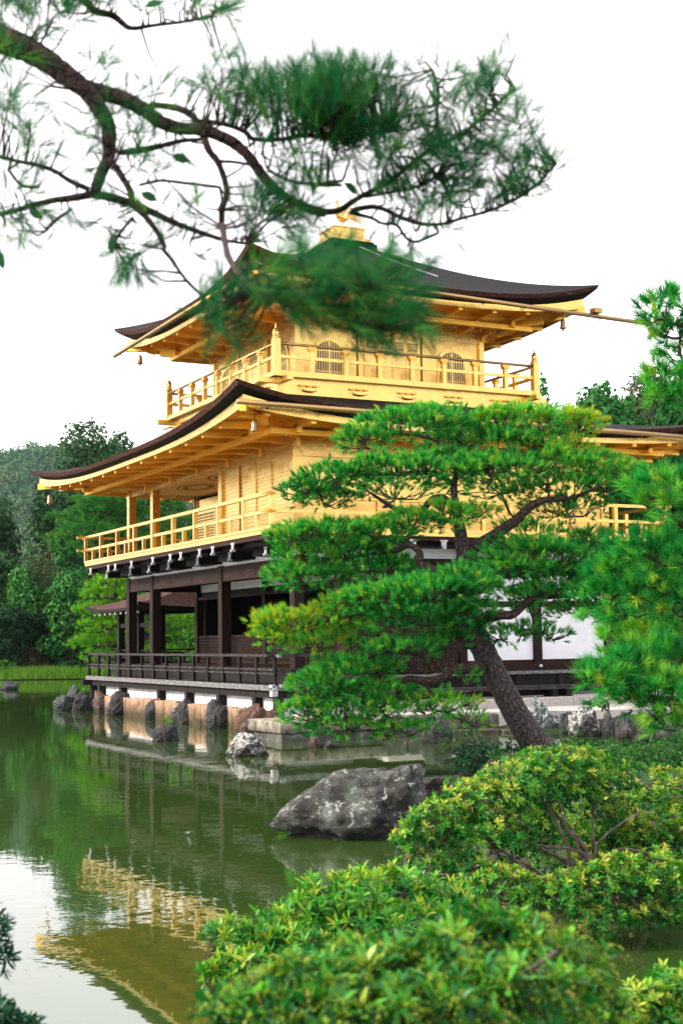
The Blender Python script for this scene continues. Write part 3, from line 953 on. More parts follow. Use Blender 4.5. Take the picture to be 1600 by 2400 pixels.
# engawa of the east side
for i in range(17):
    x0 = 0.9 + i*0.43
    part(MB().box(x0, x0+0.424, -1.05, -0.175, 1.17, 1.235), 'veranda_board', M['deck'])
part(MB().box(0.9, 8.2, -1.063, -1.052, 1.165, 1.238), 'veranda_edge', M['deck_pale'])
part(MB().box(0.9, 8.1, -0.98, -0.9, 0.72, 1.165), 'veranda_skirt', M['wood_dark'])
for x in (0.9, 3.0, 5.1, 6.3, 8.0):
    part(MB().box(x, x+0.14, -1.04, -0.92, 0.5, 1.166), 'deck_post', M['deck_post'])
part(MB().box(-0.3, L, -0.3, LY+0.3, 0.4, 0.86), 'plinth', M['plinth'])
# low deck on the pond side with railing
part(MB().box(-1.0, -0.29, -1.0, LY+0.98, 0.985, 1.04), 'deck_floor', M['deck'])
part(MB().box(-0.285, 0.88, -1.0, -0.31, 0.985, 1.04), 'deck_floor', M['deck'])
part(MB().box(-0.99, 2.0, LY+0.31, LY+0.98, 0.98, 1.035), 'deck_floor', M['deck'])
e = MB(); e.box(-1.08, -1.003, -1.08, LY+1.05, 0.955, 1.068); e.box(-1.0, 0.95, -1.08, -1.003, 0.955, 1.066)
part(e, 'deck_edge', M['deck_pale'])
e = MB(); e.box(-0.98, -0.88, -0.98, LY+0.98, 0.79, 0.953); e.box(-0.878, 0.95, -0.98, -0.88, 0.79, 0.951)
part(e, 'deck_beam', M['deck_post'])
part(MB().box(-1.25, -0.9, LY+0.75, LY+0.95, 0.80, 0.95), 'deck_beam', M['deck_post'])
part(MB().box(-0.80, -0.72, -0.80, LY+0.6, 0.25, 0.86), 'plinth', M['plinth'])
part(MB().box(-0.717, 1.0, -0.80, -0.72, 0.25, 0.86), 'plinth', M['plinth'])
for y in (12.35, 11.55, 9.6, 6.45, 4.4, 2.3, 0.2, -0.93):
    part(MB().box(-0.99, -0.81, y-0.09, y+0.09, 0.25, 0.98 if y != -0.93 else 1.0), 'deck_post', M['deck_post'])
mb = MB(); mb.box(-1.13, -1.0, -1.13, -1.0, 0.84, 0.952); mb.box(-1.10, -1.0, -1.10, -1.082, 0.97, 1.06)
part(mb, 'post_cap', M['white_cap'])
mb = MB(); mb.box(-1.12, -1.04, -1.1, -0.94, 1.03, 1.085); mb.box(-0.94, -0.82, -1.12, -1.04, 1.03, 1.085)
part(mb, 'post_cap', M['white_cap'])
def deck_rail():
    r_ = MB().beam((-1.0, -1.25, 1.705), (-1.0, LY+1.25, 1.705), 0.07, 0.06).build('deck_railing', M['deck'], pav)
    MB().beam((-1.2, -1.0, 1.703), (0.12, -1.0, 1.703), 0.07, 0.06).build('top_rail', M['deck'], r_)
    MB().beam((-1.2, LY+0.98, 1.703), (2.0, LY+0.98, 1.703), 0.07, 0.06).build('top_rail', M['deck'], r_)
    for z in (1.40, 1.315):
        MB().beam((-1.0, -1.0, z), (-1.0, LY+0.98, z), 0.035, 0.045).build('middle_rail', M['deck'], r_)
        MB().beam((-1.0, -1.002, z), (0.0, -1.002, z), 0.035, 0.045).build('middle_rail', M['deck'], r_)
    for i in range(15):
        y = -1.0 + i*0.9615
        MB().box(-1.035, -0.965, y-0.036, y+0.036, 1.04, 1.674).build('post', M['deck_post'], r_)
    for x in (-0.02, 0.5, 1.3, 2.0):
        y = -1.0 if x < 0.2 else LY+0.98
        MB().box(x-0.035, x+0.035, y-0.035, y+0.035, 1.04, 1.674).build('post', M['deck_post'], r_)
deck_rail()
pw = part(MB().box(-1.05, -0.97, -1.28, -1.19, 1.66, 1.73), 'rail_end', M['deck_pale'])

# phoenix on the roof
ph = empty('phoenix_statue', (CX3, CY3, 13.40), 'gilt phoenix statue with raised fanned tail on the rooftop plinth', 'statue')
GF = G
b = MB()
zc = 13.40
for s in (-1, 1):
    b.tube([(CX3+s*0.05, CY3, zc), (CX3+s*0.05, CY3+0.0, zc+0.12), (CX3+s*0.045, CY3, zc+0.33)], [0.018, 0.016, 0.028], 8)
b.build('leg', GF, ph, smooth=True)
b = MB()
b.tube([(CX3+0.20, CY3, zc+0.38), (CX3+0.10, CY3, zc+0.36), (CX3, CY3, zc+0.37), (CX3-0.10, CY3, zc+0.43), (CX3-0.15, CY3, zc+0.53), (CX3-0.135, CY3, zc+0.64), (CX3-0.11, CY3, zc+0.72), (CX3-0.13, CY3, zc+0.79), (CX3-0.17, CY3, zc+0.80), (CX3-0.22, CY3, zc+0.775)],
       [0.03, 0.09, 0.115, 0.095, 0.06, 0.042, 0.04, 0.055, 0.04, 0.006], 12)
b.build('body', GF, ph, smooth=True)
b = MB()
for i, (dx, dz) in enumerate(((-0.06, 0.13), (-0.01, 0.15), (0.04, 0.13))):
    b.tube([(CX3-0.12, CY3, zc+0.83), (CX3-0.12+dx, CY3, zc+0.83+dz)], [0.012, 0.004], 5)
b.build('crest', GF, ph)
for s in (-1, 1):
    b = MB()
    for i in range(7):
        a = R(40+i*12)
        b.beam((CX3-0.02, CY3+s*0.10, zc+0.42), (CX3+0.10-0.34*math.cos(a)*0.4+i*0.03, CY3+s*(0.16+0.33*math.cos(a)), zc+0.42+0.40*math.sin(a)), 0.05, 0.012, 0.02, 0.006)
    b.build('wing', GF, ph)
b = MB()
for i in range(9):
    a = R(-18+i*11.5)
    ln = 0.62 - 0.02*abs(i-4)
    p0 = Vector((CX3+0.17, CY3+(i-4)*0.006, zc+0.38))
    p1 = p0+Vector((math.cos(a)*ln*0.6, (i-4)*0.03, math.sin(a)*ln*0.7))
    p2 = p0+Vector((math.cos(a)*ln, (i-4)*0.05, math.sin(a)*ln*0.8-0.10))
    b.tube([p0, p1, p2], [0.02, 0.022, 0.006], 6)
b.build('tail', GF, ph)

# wind bells at the eave corners
def bell(x, y, z, label):
    o = empty('wind_bell', (x, y, z), label, 'bell', 'bells hanging from the eave corners')
    mb = MB(); mb.lathe((x, y, z-0.46), [(0.085, 0), (0.088, 0.015), (0.072, 0.05), (0.064, 0.16), (0.055, 0.23), (0.02, 0.262)], 14)
    mb.build('bell_body', M['bronze'], o, smooth=True)
    MB().tube([(x, y, z-0.2), (x, y, z-0.1), (x, y, z)], 0.010, 6).build('hanger', M['wood_dark'], o)
    MB().lathe((x, y, z-0.53), [(0.012, 0.1), (0.03, 0.06), (0.028, 0.03), (0.01, 0.0)], 8).build('clapper', M['bronze'], o, smooth=True)
bell(-1.75, -1.75, 6.84, 'bronze wind bell under the lower roof corner nearest the viewer')
bell(-1.95, LY+1.95, 6.74, 'bronze wind bell under the far left corner of the lower roof')
bell(CX3-4.4, CY3+4.4, 10.56, 'bronze wind bell under the left corner of the topmost roof')
bell(CX3+4.3, CY3-4.3, 10.58, 'bronze wind bell under the right corner of the topmost roof, by the drain pipe')

# low bench in front of the white walls
be = empty('wooden_bench', (4.5, -1.6, 0.68), 'long low weathered grey bench in front of the white walls', 'bench')
MB().box(0.5, 6.2, -1.85, -1.42, 0.83, 0.92).build('seat', M['deck'], be)
for x in (0.8, 3.2, 5.55, 5.95):
    MB().box(x, x+0.16, -1.82, -1.45, 0.62, 0.829).build('leg', M['deck_post'], be)
MB().box(0.9, 5.5, -1.52, -1.46, 0.70, 0.827).build('apron', M['wood_dark'], be)

# little fishing porch on the far side
fp = empty('fishing_porch', (1.9, 15.6, 0.4), 'small open porch with a red brown shingle roof behind the pavilion pillars', 'porch')
fx0, fx1, fy0, fy1 = 1.35, 4.6, 12.8, 17.2
top = roof_grid((fx0-0.75, fx1+0.75, fy0-0.2, fy1+0.75), (fx0+1.2, fx1-1.2, fy0+0.9, fy1-1.0), 3.12, 3.85, 0.7, 0.16, 0.05, ns=20, ntt=6)
rf = loft(MB(), top).build('roof', M['bark_edge'], fp, smooth=True)
e1 = top[0]; e2 = [(x, y, z-0.10) for x, y, z in e1]
e3 = [(x*0.94+2.98*0.06, y*0.97+15*0.03, z-0.02) for x, y, z in e2]
loft(MB(), [e3, e2, e1]).build('roof_edge', M['bark_under'], rf)
for x in (fx0+0.1, fx1-0.1):
    for y in (fy0+0.2, fy0+2.2, fy1-0.2):
        MB().box(x-0.10, x+0.10, y-0.10, y+0.10, 0.0, 3.05).build('post', M['wood_dark'], fp)
for x in (fx0+0.1, fx1-0.1):
    MB().box(x-0.06, x+0.06, fy0+0.3, fy1-0.3, 2.52, 2.66).build('tie_beam', M['wood_dark'], fp)
    for z in (1.78, 1.55, 1.35):
        MB().beam((x, fy0, z), (x, fy1, z), 0.05, 0.05).build('rail', M['wood_dark'], fp)
for z in (1.78, 1.55, 1.35):
    MB().beam((fx0, fy1-0.2, z), (fx1, fy1-0.2, z), 0.05, 0.05).build('rail', M['wood_dark'], fp)
MB().box(fx0-0.2, fx1+0.2, fy0-0.25, fy1, 1.0, 1.15).build('floor', M['wood_dark'], fp)
for i in range(9):
    y = fy0+0.1+i*0.55
    MB().box(fx0-0.72, fx0-0.66, y-0.03, y+0.03, 2.93, 3.0).build('rafter_end', M['white_cap'], fp)

# ------------------------------------------------------------------ setting: ground, pond, court, hill
RTH = np.array([math.cos(YAW), -math.sin(YAW)])
FWH = np.array([math.sin(YAW), math.cos(YAW)])
def c2w(r, d): return CAMP[:2] + RTH*r + FWH*d
def w2c(x, y):
    q = np.array([x, y]) - CAMP[:2]
    return float(q@RTH), float(q@FWH)

def signed(poly, P):
    """signed distance, positive inside"""
    A = np.array(poly, float); B = np.roll(A, -1, 0)
    best = np.full(len(P), 1e9); ins = np.zeros(len(P), bool)
    for a, b in zip(A, B):
        ab = b-a
        t = np.clip(((P-a)@ab)/(ab@ab), 0, 1)
        best = np.minimum(best, np.linalg.norm(P-(a+t[:, None]*ab), axis=1))
        c = ((a[1] > P[:, 1]) != (b[1] > P[:, 1]))
        with np.errstate(divide='ignore', invalid='ignore'):
            xi = (b[0]-a[0])*(P[:, 1]-a[1])/(b[1]-a[1])+a[0]
        ins ^= c & (P[:, 0] < xi)
    return np.where(ins, best, -best)

NEAR = [(-60, -60), (60, -60), (60, 5), (10, 5.0), (3.5, 5.2), (1.5, 5.5), (0, 5.3), (-1.0, 4.9), (-2.5, 4.4), (-60, 4)]
ISLET = [(1.5, 10.8), (2.2, 9.9), (4, 9.6), (8, 9.5), (30, 9.0), (30, 23.0), (6.5, 22.6), (4.2, 22.2), (2.6, 21.4), (1.9, 20.4), (1.55, 19.2), (1.7, 17), (1.45, 15), (1.1, 13.4)]
BLD = [w2c(*p) for p in [(-0.9, -1.6), (-1.9, -2.0), (-2.0, -3.5), (0.3, -3.4), (1.2, -2.95), (3.0, -3.8), (5, -5.0), (8, -6.5), (60, -22), (60, 60), (12, 60), (9, 30), (6, 20), (4.5, 13.5), (2.5, 12.4), (-0.9, 12.4)]]
FAR = [(-470, 79), (-40, 79), (-22, 80.5), (-16, 79), (-8, 81), (0, 78), (20, 75), (35, 62), (50, 48), (470, 20), (470, 1100), (-470, 1100)]

gr = np.concatenate([[-460, -320, -250, -120, -70, -45], np.arange(-30, -9, 1.0), np.arange(-9, 14, 0.25), np.arange(14, 32, 1.0), [45, 70, 120, 250, 320, 460]])
gd = np.concatenate([[-60, -30, -12, -4], np.arange(0, 46, 0.3), np.arange(46, 76, 2.0), np.arange(76, 90, 0.7), [95, 110, 140, 200, 300, 450, 700, 1060]])
GR, GD = np.meshgrid(gr, gd)
P2 = np.stack([GR.ravel(), GD.ravel()], 1)
sdm = np.maximum.reduce([signed(q, P2) for q in (NEAR, ISLET, BLD, FAR)])
nz = np.array([noise.noise((p[0]*0.7, p[1]*0.7, 0))*0.10 + noise.noise((p[0]*2.3, p[1]*2.3, 3))*0.05 for p in P2])
hz_ = np.clip((sdm + nz*2.0)*0.75, -0.9, 0.36)
farr = np.clip((P2[:, 1]-80)/60, 0, 1)*(P2[:, 1] > 79)
hz_ = hz_ + np.where(hz_ > 0.2, nz*0.5, 0) + np.where(sdm > 0, farr*3.0, 0)
mb = MB()
W2 = CAMP[:2] + P2[:, :1]*RTH + P2[:, 1:]*FWH
mb.v = [(float(a), float(b), float(c)) for (a, b), c in zip(W2, hz_)]
nc = len(gr)
mb.f = [(j*nc+i, j*nc+i+1, (j+1)*nc+i+1, (j+1)*nc+i) for j in range(len(gd)-1) for i in range(nc-1)]
M['soil'] = noisy('mossy_soil', [(0.3, (0.010, 0.008, 0.005)), (0.44, (0.022, 0.017, 0.010)), (0.52, (0.014, 0.032, 0.008)), (0.75, (0.028, 0.060, 0.010))], (1, 1, 1), 1.4, rough=0.95, bump=0.8, bdist=0.05, bscale=9)
tag(mb.build('ground', M['soil'], smooth=True), kind='structure')

# pond
mt, t, b = mat_new('murky_green_water')
co = coords(t, (1, 1, 1))
b.inputs['Base Color'].default_value = (0.028, 0.058, 0.011, 1)
b.inputs['Roughness'].default_value = 0.015
b.inputs['IOR'].default_value = 1.85
n1 = N(t, 'TexNoise', Scale=2.6, Detail=3, Roughness=0.55)
n2 = N(t, 'TexNoise', Scale=9.0, Detail=2, Roughness=0.5)
n3 = N(t, 'TexNoise', Scale=0.16, Detail=2, Roughness=0.5)
for q in (n1, n2, n3): t.links.new(co, q.inputs['Vector'])
mk = N(t, 'MapRange'); mk.inputs['From Min'].default_value = 0.40; mk.inputs['From Max'].default_value = 0.62
mk.inputs['To Min'].default_value = 0.15; mk.inputs['To Max'].default_value = 1.0
t.links.new(n3.outputs[0], mk.inputs[0])
ad = N(t, 'Math', operation='MULTIPLY_ADD'); ad.inputs[1].default_value = 0.16
t.links.new(n2.outputs[0], ad.inputs[0]); t.links.new(n1.outputs[0], ad.inputs[2])
mu = N(t, 'Math', operation='MULTIPLY'); t.links.new(ad.outputs[0], mu.inputs[0]); t.links.new(mk.outputs[0], mu.inputs[1])
bp = N(t, 'Bump', Strength=0.125, Distance=0.03)
t.links.new(mu.outputs[0], bp.inputs['Height']); t.links.new(bp.outputs[0], b.inputs['Normal'])
mb = MB()
c4 = [c2w(*q) for q in ((-400, -40), (400, -40), (400, 160), (-400, 160))]
mb.add([(x, y, WATER) for x, y in c4], [(0, 1, 2, 3)])
tag(mb.build('pond_water', mt), kind='structure')

# terrace and court in front of the white walls
mb = MB(); mb.prism([(-0.25, -1.15), (1.0, -1.15), (1.0, -2.0), (30, -2.0), (30, LY+3), (-0.25, LY+0.2)], 'z', 0.1, 0.655)
tag(mb.build('terrace', M['gravel']), kind='structure')
mb = MB(); mb.prism([(-0.7, -1.1), (-0.7, -2.3), (0.4, -3.1), (2.6, -3.3), (5, -4.4), (30, -13), (30, -2.28), (1.0, -2.28), (1.0, -1.1)], 'z', 0.1, 0.47)
tag(mb.build('gravel_court', M['gravel']), kind='structure')
kb = MB()
for i in range(7):
    kb.box(1.0+i*1.6, 2.59+i*1.6, -2.28, -2.003, 0.30, 0.665)
o = kb.build('stone_kerb', noisy('granite', [(0.3, (0.26, 0.24, 0.22)), (0.7, (0.46, 0.43, 0.40))], (1, 1, 1), 18, rough=0.9, bump=0.3), bevel=0.012)
tag(o, 'long pale granite kerb below the white walls', 'kerb')
# stone revetment between the shore rocks
sw = empty('stone_wall', (-1.03, 6, 0), 'tan sandstone block wall along the waterline under the deck', 'wall')
ys = [-0.9, 0.25, 1.0, 1.9, 2.9, 3.5, 4.6, 5.5, 6.3, 7.1, 8.05, 8.6, 9.4, 10.4]
for a, b_ in zip(ys, ys[1:]):
    MB().box(-1.17+random.uniform(-.015, .015), -0.96, a+0.006, b_-0.006, -0.4, 0.555+random.uniform(-.03, .02)).build('block', M['tan_stone'], sw, bevel=0.02)
# landing stone and the low edging at its right
ls = empty('landing_stone', (-1.2, -2.8, 0), 'flat pale stone landing slab jutting over the water, left of the pine', 'slab')
MB().box(-2.05, 0.3, -3.55, -1.95, 0.22, 0.45).build('slab', M['pale_stone'], ls, bevel=0.025)
M['wet_stone'] = noisy('dark_wet_stone', [(0.3, (0.02, 0.02, 0.02)), (0.55, (0.09, 0.085, 0.08)), (0.72, (0.30, 0.29, 0.27))], (1, 1, 1), 4, rough=0.7, bump=0.7, bdist=0.04)
for i, (a, b_) in enumerate(((-3.5, -3.0), (-2.95, -2.5), (-2.44, -2.0))):
    MB().box(-2.0+0.03*i, -1.4, a, b_, -0.5, 0.216).build('footing', M['wet_stone'], ls, bevel=0.03)
MB().box(-1.3, 0.25, -3.45, -2.1, -0.5, 0.214).build('footing', M['wet_stone'], ls, bevel=0.03)
ed = empty('stone_edging', (1.2, -3.2, 0), 'low dark stone edging along the water in front of the court', 'edging')
for i in range(5):
    x0 = 0.32+i*0.62
    MB().box(x0, x0+0.6, -3.55-0.1*i, -2.9, -0.4, 0.14+random.uniform(-.02, .02)).build('low_stone', M['pale_stone'], ed, bevel=0.03)
    MB().box(x0-0.01, x0+0.585, -3.28-0.05*i, -2.6, 0.12, 0.46+random.uniform(-.03, .02)).build('upper_stone', M['wet_stone'], ed, bevel=0.04)

# ------------------------------------------------------------------ rocks
def rock_mat(name, stops, lich=(0.5, 0.5, 0.48), amt=0.60, scale=3.0, wave=None):
    mt, t, b = mat_new(name)
    co = coords(t, (1, 1, 1))
    n1 = N(t, 'TexNoise', Scale=scale, Detail=10, Roughness=0.72)
    n2 = N(t, 'TexNoise', Scale=scale*3.2, Detail=10, Roughness=0.75)
    n3 = N(t, 'TexNoise', Scale=scale*6, Detail=6, Roughness=0.7)
    vo = N(t, 'TexVoronoi', Scale=scale*1.6, feature='DISTANCE_TO_EDGE')
    wp = N(t, 'VectorMath', operation='MULTIPLY_ADD')
    wp.inputs[1].default_value = (0.5, 0.5, 0.5)
    t.links.new(n1.outputs['Color'], wp.inputs[0]); t.links.new(co, wp.inputs[2])
    for q in (n1, n2, n3): t.links.new(co, q.inputs['Vector'])
    t.links.new(wp.outputs[0], vo.inputs['Vector'])
    c1 = ramp(t, n1.outputs[0], stops)
    if wave:
        wv = N(t, 'TexWave', Scale=wave, Distortion=7, Detail=4)
        wv.inputs['Detail Scale'].default_value = 1.5
        t.links.new(co, wv.inputs['Vector'])
        ms = N(t, 'Mix', data_type='RGBA', blend_type='MULTIPLY'); ms.inputs[0].default_value = 0.6
        t.links.new(c1, ms.inputs[6]); t.links.new(ramp(t, wv.outputs[0], [(0.2, (0.35, 0.33, 0.33)), (0.8, (1, 1, 1))]), ms.inputs[7])
        c1 = ms.outputs[2]
    mx = N(t, 'Mix', data_type='RGBA')
    lf = ramp(t, n2.outputs[0], [(amt-.01, (0, 0, 0)), (amt+0.03, (1, 1, 1))])
    # lichen sits on faces that look up
    ge = N(t, 'NewGeometry'); sp = N(t, 'SeparateXYZ'); t.links.new(ge.outputs['Normal'], sp.inputs[0])
    mr = N(t, 'MapRange'); mr.inputs['From Min'].default_value = -0.4; mr.inputs['From Max'].default_value = 0.6
    t.links.new(sp.outputs[2], mr.inputs[0])
    mm = N(t, 'Math', operation='MULTIPLY'); t.links.new(lf, mm.inputs[0]); t.links.new(mr.outputs[0], mm.inputs[1])
    t.links.new(mm.outputs[0], mx.inputs[0]); t.links.new(c1, mx.inputs[6]); mx.inputs[7].default_value = (*lich, 1)
    cr_ = N(t, 'Mix', data_type='RGBA', blend_type='MULTIPLY'); cr_.inputs[0].default_value = 0.75
    t.links.new(mx.outputs[2], cr_.inputs[6]); t.links.new(ramp(t, vo.outputs['Distance'], [(0.0, (0.25, 0.24, 0.24)), (0.035, (1, 1, 1))]), cr_.inputs[7])
    t.links.new(cr_.outputs[2], b.inputs['Base Color'])
    b.inputs['Roughness'].default_value = 0.85
    stains(mt, 0.08, 0.24, (0.25, 0.25, 0.22))
    bp = N(t, 'Bump', Strength=1.0, Distance=0.09)
    ad = N(t, 'Math', operation='MULTIPLY_ADD'); ad.inputs[1].default_value = 0.5
    t.links.new(n3.outputs[0], ad.inputs[0]); t.links.new(n2.outputs[0], ad.inputs[2])
    t.links.new(ad.outputs[0], bp.inputs['Height']); t.links.new(bp.outputs[0], b.inputs['Normal'])
    return mt
RM = {
 'grey': rock_mat('grey_rock', [(0.3, (0.0168, 0.0168, 0.0195)), (0.5, (0.0651, 0.0651, 0.0726)), (0.7, (0.1581, 0.1581, 0.1628))], amt=0.60),
 'green': rock_mat('greenish_rock', [(0.3, (0.0167, 0.0251, 0.0251)), (0.5, (0.0502, 0.0711, 0.0670)), (0.7, (0.1255, 0.1590, 0.1507))], lich=(0.35, 0.38, 0.36), amt=0.62),
 'pink': rock_mat('pinkish_rock', [(0.3, (0.0419, 0.0251, 0.0251)), (0.5, (0.1339, 0.0795, 0.0670)), (0.7, (0.2678, 0.1925, 0.1674))], lich=(0.42, 0.40, 0.38), amt=0.62),
 'red': rock_mat('red_brown_rock', [(0.3, (0.0293, 0.0167, 0.0167)), (0.5, (0.1423, 0.0711, 0.0502)), (0.7, (0.2762, 0.1674, 0.1255))], lich=(0.4, 0.38, 0.35), amt=0.64),
 'dark': rock_mat('dark_rock', [(0.3, (0.0111, 0.0111, 0.0149)), (0.5, (0.0372, 0.0372, 0.0465)), (0.7, (0.0930, 0.0930, 0.1116))], lich=(0.3, 0.31, 0.33), amt=0.66),
 'strip': rock_mat('striated_rock', [(0.3, (0.0209, 0.0209, 0.0251)), (0.5, (0.0711, 0.0711, 0.0795)), (0.7, (0.1674, 0.1674, 0.1758))], lich=(0.35, 0.35, 0.36), amt=0.66, wave=5),
 'lich': rock_mat('lichened_rock', [(0.3, (0.0251, 0.0209, 0.0251)), (0.5, (0.0586, 0.0502, 0.0544)), (0.7, (0.1172, 0.1088, 0.1088))], lich=(0.62, 0.62, 0.60), amt=0.48),
 'teal': rock_mat('teal_lichened_rock', [(0.3, (0.0167, 0.0251, 0.0251)), (0.5, (0.0670, 0.1004, 0.1004)), (0.7, (0.1674, 0.2176, 0.2093))], lich=(0.55, 0.57, 0.57), amt=0.50),
 'big': rock_mat('grey_boulder', [(0.36, (0.010, 0.009, 0.009)), (0.48, (0.040, 0.038, 0.036)), (0.57, (0.115, 0.128, 0.112)), (0.70, (0.27, 0.29, 0.255))], lich=(0.50, 0.51, 0.46), amt=0.565, scale=3.6),
 'rbrown': rock_mat('red_grey_boulder', [(0.3, (0.0149, 0.0097, 0.0104)), (0.5, (0.0558, 0.0372, 0.0335)), (0.7, (0.1265, 0.0967, 0.0893))], lich=(0.36, 0.35, 0.33), amt=0.60),
}
def icosphere(sub):
    import bmesh
    bm = bmesh.new()
    bmesh.ops.create_icosphere(bm, subdivisions=sub, radius=1.0)
    vs = np.array([v.co[:] for v in bm.verts]); fs = [tuple(v.index for v in f.verts) for f in bm.faces]
    bm.free()
    return vs, fs
ICO = {s: icosphere(s) for s in (4, 5)}
def rock(u0, u1, v0, v1, label, mat='grey', seed=0, z=WATER, depth=0.8, sub=5, prof=None, lean=0.0, sharp=1.0, group='rocks along the pond edge', back=0.0, name='shore_rock'):
    """rock spanning photo columns u0..u1, from top v0 down to the waterline v1"""
    uc = (u0+u1)/2
    pb = on_z(uc, v1, z)
    dist = float((pb-CAMP)@FW)
    w = (u1-u0)/FPX*dist/2
    h = (v1-v0)/FPX*dist
    dy = w*depth
    c = pb[:2] + FWH*(dy*0.55+back)
    vs, fs = ICO[sub]
    out_ = []
    so_ = Vector((seed*7.3, seed*3.1, seed*1.7))
    for p in vs:
        q = Vector(p)
        a = noise.noise(q*1.1+so_)*0.30 + abs(noise.noise(q*2.2+so_))*0.30*sharp - 0.10 - abs(noise.noise(q*4.3+so_))*0.16*sharp + noise.noise(q*9+so_)*0.07*sharp + noise.noise(q*19+so_)*0.035
        # flatten into a few facets
        for fn in range(5):
            nrm = Vector((math.sin(seed*2.1+fn*2.4), math.cos(seed*1.3+fn*1.9), 0.5*math.sin(fn*3.3+seed)+0.3)).normalized()
            d = q.dot(nrm)
            if d > 0.72: q = q - nrm*(d-0.72)*0.8*sharp
        q = q*(1+a)
        x, y, zz = q
        zz = (zz+0.35)/1.35
        if prof:
            zz *= np.interp(x, [-1, -.75, -.5, -.25, 0, .25, .5, .75, 1], prof) if zz > 0 else 1
        x += lean*zz
        out_.append((x*w, y*dy, zz*h))
    A = np.array(out_)
    A[:, 0] *= 2*w/(A[:, 0].max()-A[:, 0].min()); A[:, 2] *= h/max(A[:, 2].max(), 1e-3)
    A[:, 0] -= (A[:, 0].max()+A[:, 0].min())/2
    wx = A[:, 0:1]*RTH + A[:, 1:2]*FWH
    mb = MB()
    mb.v = [(float(c[0]+a[0]), float(c[1]+a[1]), float(z+b_)) for a, b_ in zip(wx, A[:, 2])]
    mb.f = fs
    o = mb.build(name, RM[mat], smooth=True)
    return tag(o, label, 'rock', group)

def k7(x): return 100+x*.2551
def l7(y): return 1500+y*.2551
def k8(x): return 420+x*.2551
def l8(y): return 1540+y*.2551
rock(k7(180), k7(335), l7(405), l7(600), 'greenish peaked rock behind the leftmost shore rock, past the deck end', 'green', 1, back=0.5)
rock(k7(72), k7(335), l7(505), l7(648), 'broad low greenish rock at the far left tip of the shore', 'green', 2)
rock(k7(262), k7(475), l7(475), l7(650), 'jagged dark rock beside the leftmost low rock', 'dark', 3, lean=0.15)
rock(k7(455), k7(615), l7(462), l7(660), 'pinkish upright rock with a pale streak below the deck\'s left end', 'pink', 4, depth=0.6)
rock(k7(560), k7(625), l7(505), l7(600), 'small reddish stone wedged between pinkish rock and striated rock', 'red', 5, back=0.15)
rock(k7(572), k7(800), l7(462), l7(690), 'dark leaning striated rock left of the tan wall', 'strip', 6, lean=0.45, depth=0.6)
rock(k7(935), k7(1125), l7(545), l7(728), 'dark blocky grey rock in the middle of the tan wall', 'dark', 7, depth=0.5)
rock(k7(1160), k7(1405), l7(540), l7(768), 'grey and pink leaning rock on the tan wall, beside the dark pond rock', 'grey', 8, lean=0.3, depth=0.55)
rock(k7(1360), k7(1465), l7(528), l7(640), 'dark round stone behind the grey and pink leaning rock', 'dark', 9, back=0.2)
rock(k8(235), k8(480), l8(383), l8(658), 'tall rounded blue black rock with pale veins on the tan wall', 'strip', 10, depth=0.55, lean=0.1)
rock(k8(400), k8(490), l8(378), l8(500), 'dark stone behind the tall blue black rock', 'dark', 11, back=0.25)
rock(k8(510), k8(845), l8(425), l8(705), 'large red brown rock under the deck corner', 'red', 12, lean=0.25, depth=0.5)
rock(k8(550), k8(745), l8(548), l8(715), 'low striped reddish rock in front of the large red brown rock', 'pink', 13, depth=0.5)
rock(k8(785), k8(965), l8(472), l8(575), 'flat brown stone beside the deck corner post', 'red', 14, z=0.35, depth=0.7)
rock(k8(410), k8(822), l8(690), l8(912), 'white lichened boulder alone in the water before the landing slab', 'lich', 15, prof=[.6, .8, 1, 1, .98, .9, .8, .7, .6], sharp=0.7, group='rocks standing in the pond', name='pond_rock')
rock(352, 419, 1701, 1738, 'small dark rock alone in the water before the tan wall', 'dark', 16, group='rocks standing in the pond', name='pond_rock')
rock(k8(1180), k8(1310), l8(715), l8(835), 'small red and white mottled rock below the pine\'s lowest branch', 'pink', 17)
rock(k8(1300), k8(1480), l8(770), l8(835), 'low grey rock beside the small red and white rock', 'grey', 18)
rock(984, 1064, 1688, 1742, 'dark vertical ridged rock left of the pine trunk at the waterline', 'strip', 19, depth=0.6)
k5 = lambda x: 1200+x*.2551
l5 = lambda y: 1500+y*.2551
rock(k5(132), k5(445), l5(518), l5(840), 'tall teal and white lichened rock right of the pine trunk', 'teal', 20, prof=[.8, .95, 1, 1, .95, .85, .75, .7, .6], depth=0.6)
rock(k5(425), k5(575), l5(596), l5(760), 'smooth brown grey stone between teal rock and speckled rock', 'grey', 21, back=0.5, sharp=0.4)
rock(k5(440), k5(600), l5(660), l5(870), 'grey rock squeezed behind the left side of the speckled rock', 'green', 22, back=0.15)
rock(k5(520), k5(845), l5(598), l5(890), 'speckled black and white rock at the right shore', 'lich', 23, depth=0.6)
rock(k5(815), k5(965), l5(645), l5(890), 'pinkish grey upright rock right of the speckled rock', 'grey', 24, depth=0.6)
rock(k5(950), k5(1160), l5(655), l5(905), 'dark grey rock under the right pine, beside the pinkish grey rock', 'grey', 25, depth=0.6)
rock(k5(995), k5(1115), l5(825), l5(915), 'low brown rock at the water before the dark grey rock', 'rbrown', 26)
rock(k5(1110), k5(1330), l5(780), l5(950), 'dark flat rock half hidden below the right pine', 'dark', 27)
rock(k5(1290), k5(1560), l5(700), l5(930), 'grey rock at the picture edge below the right pine', 'grey', 28)
rock(624, 1050, 1796, 1965, 'big grey lichened boulder in the pond in the middle foreground', 'big', 37, sub=5, depth=0.75, prof=[.5, .68, .84, .90, .90, .98, 1.14, 1.38, 1.35], sharp=0.6, group='rocks standing in the pond', name='pond_boulder')
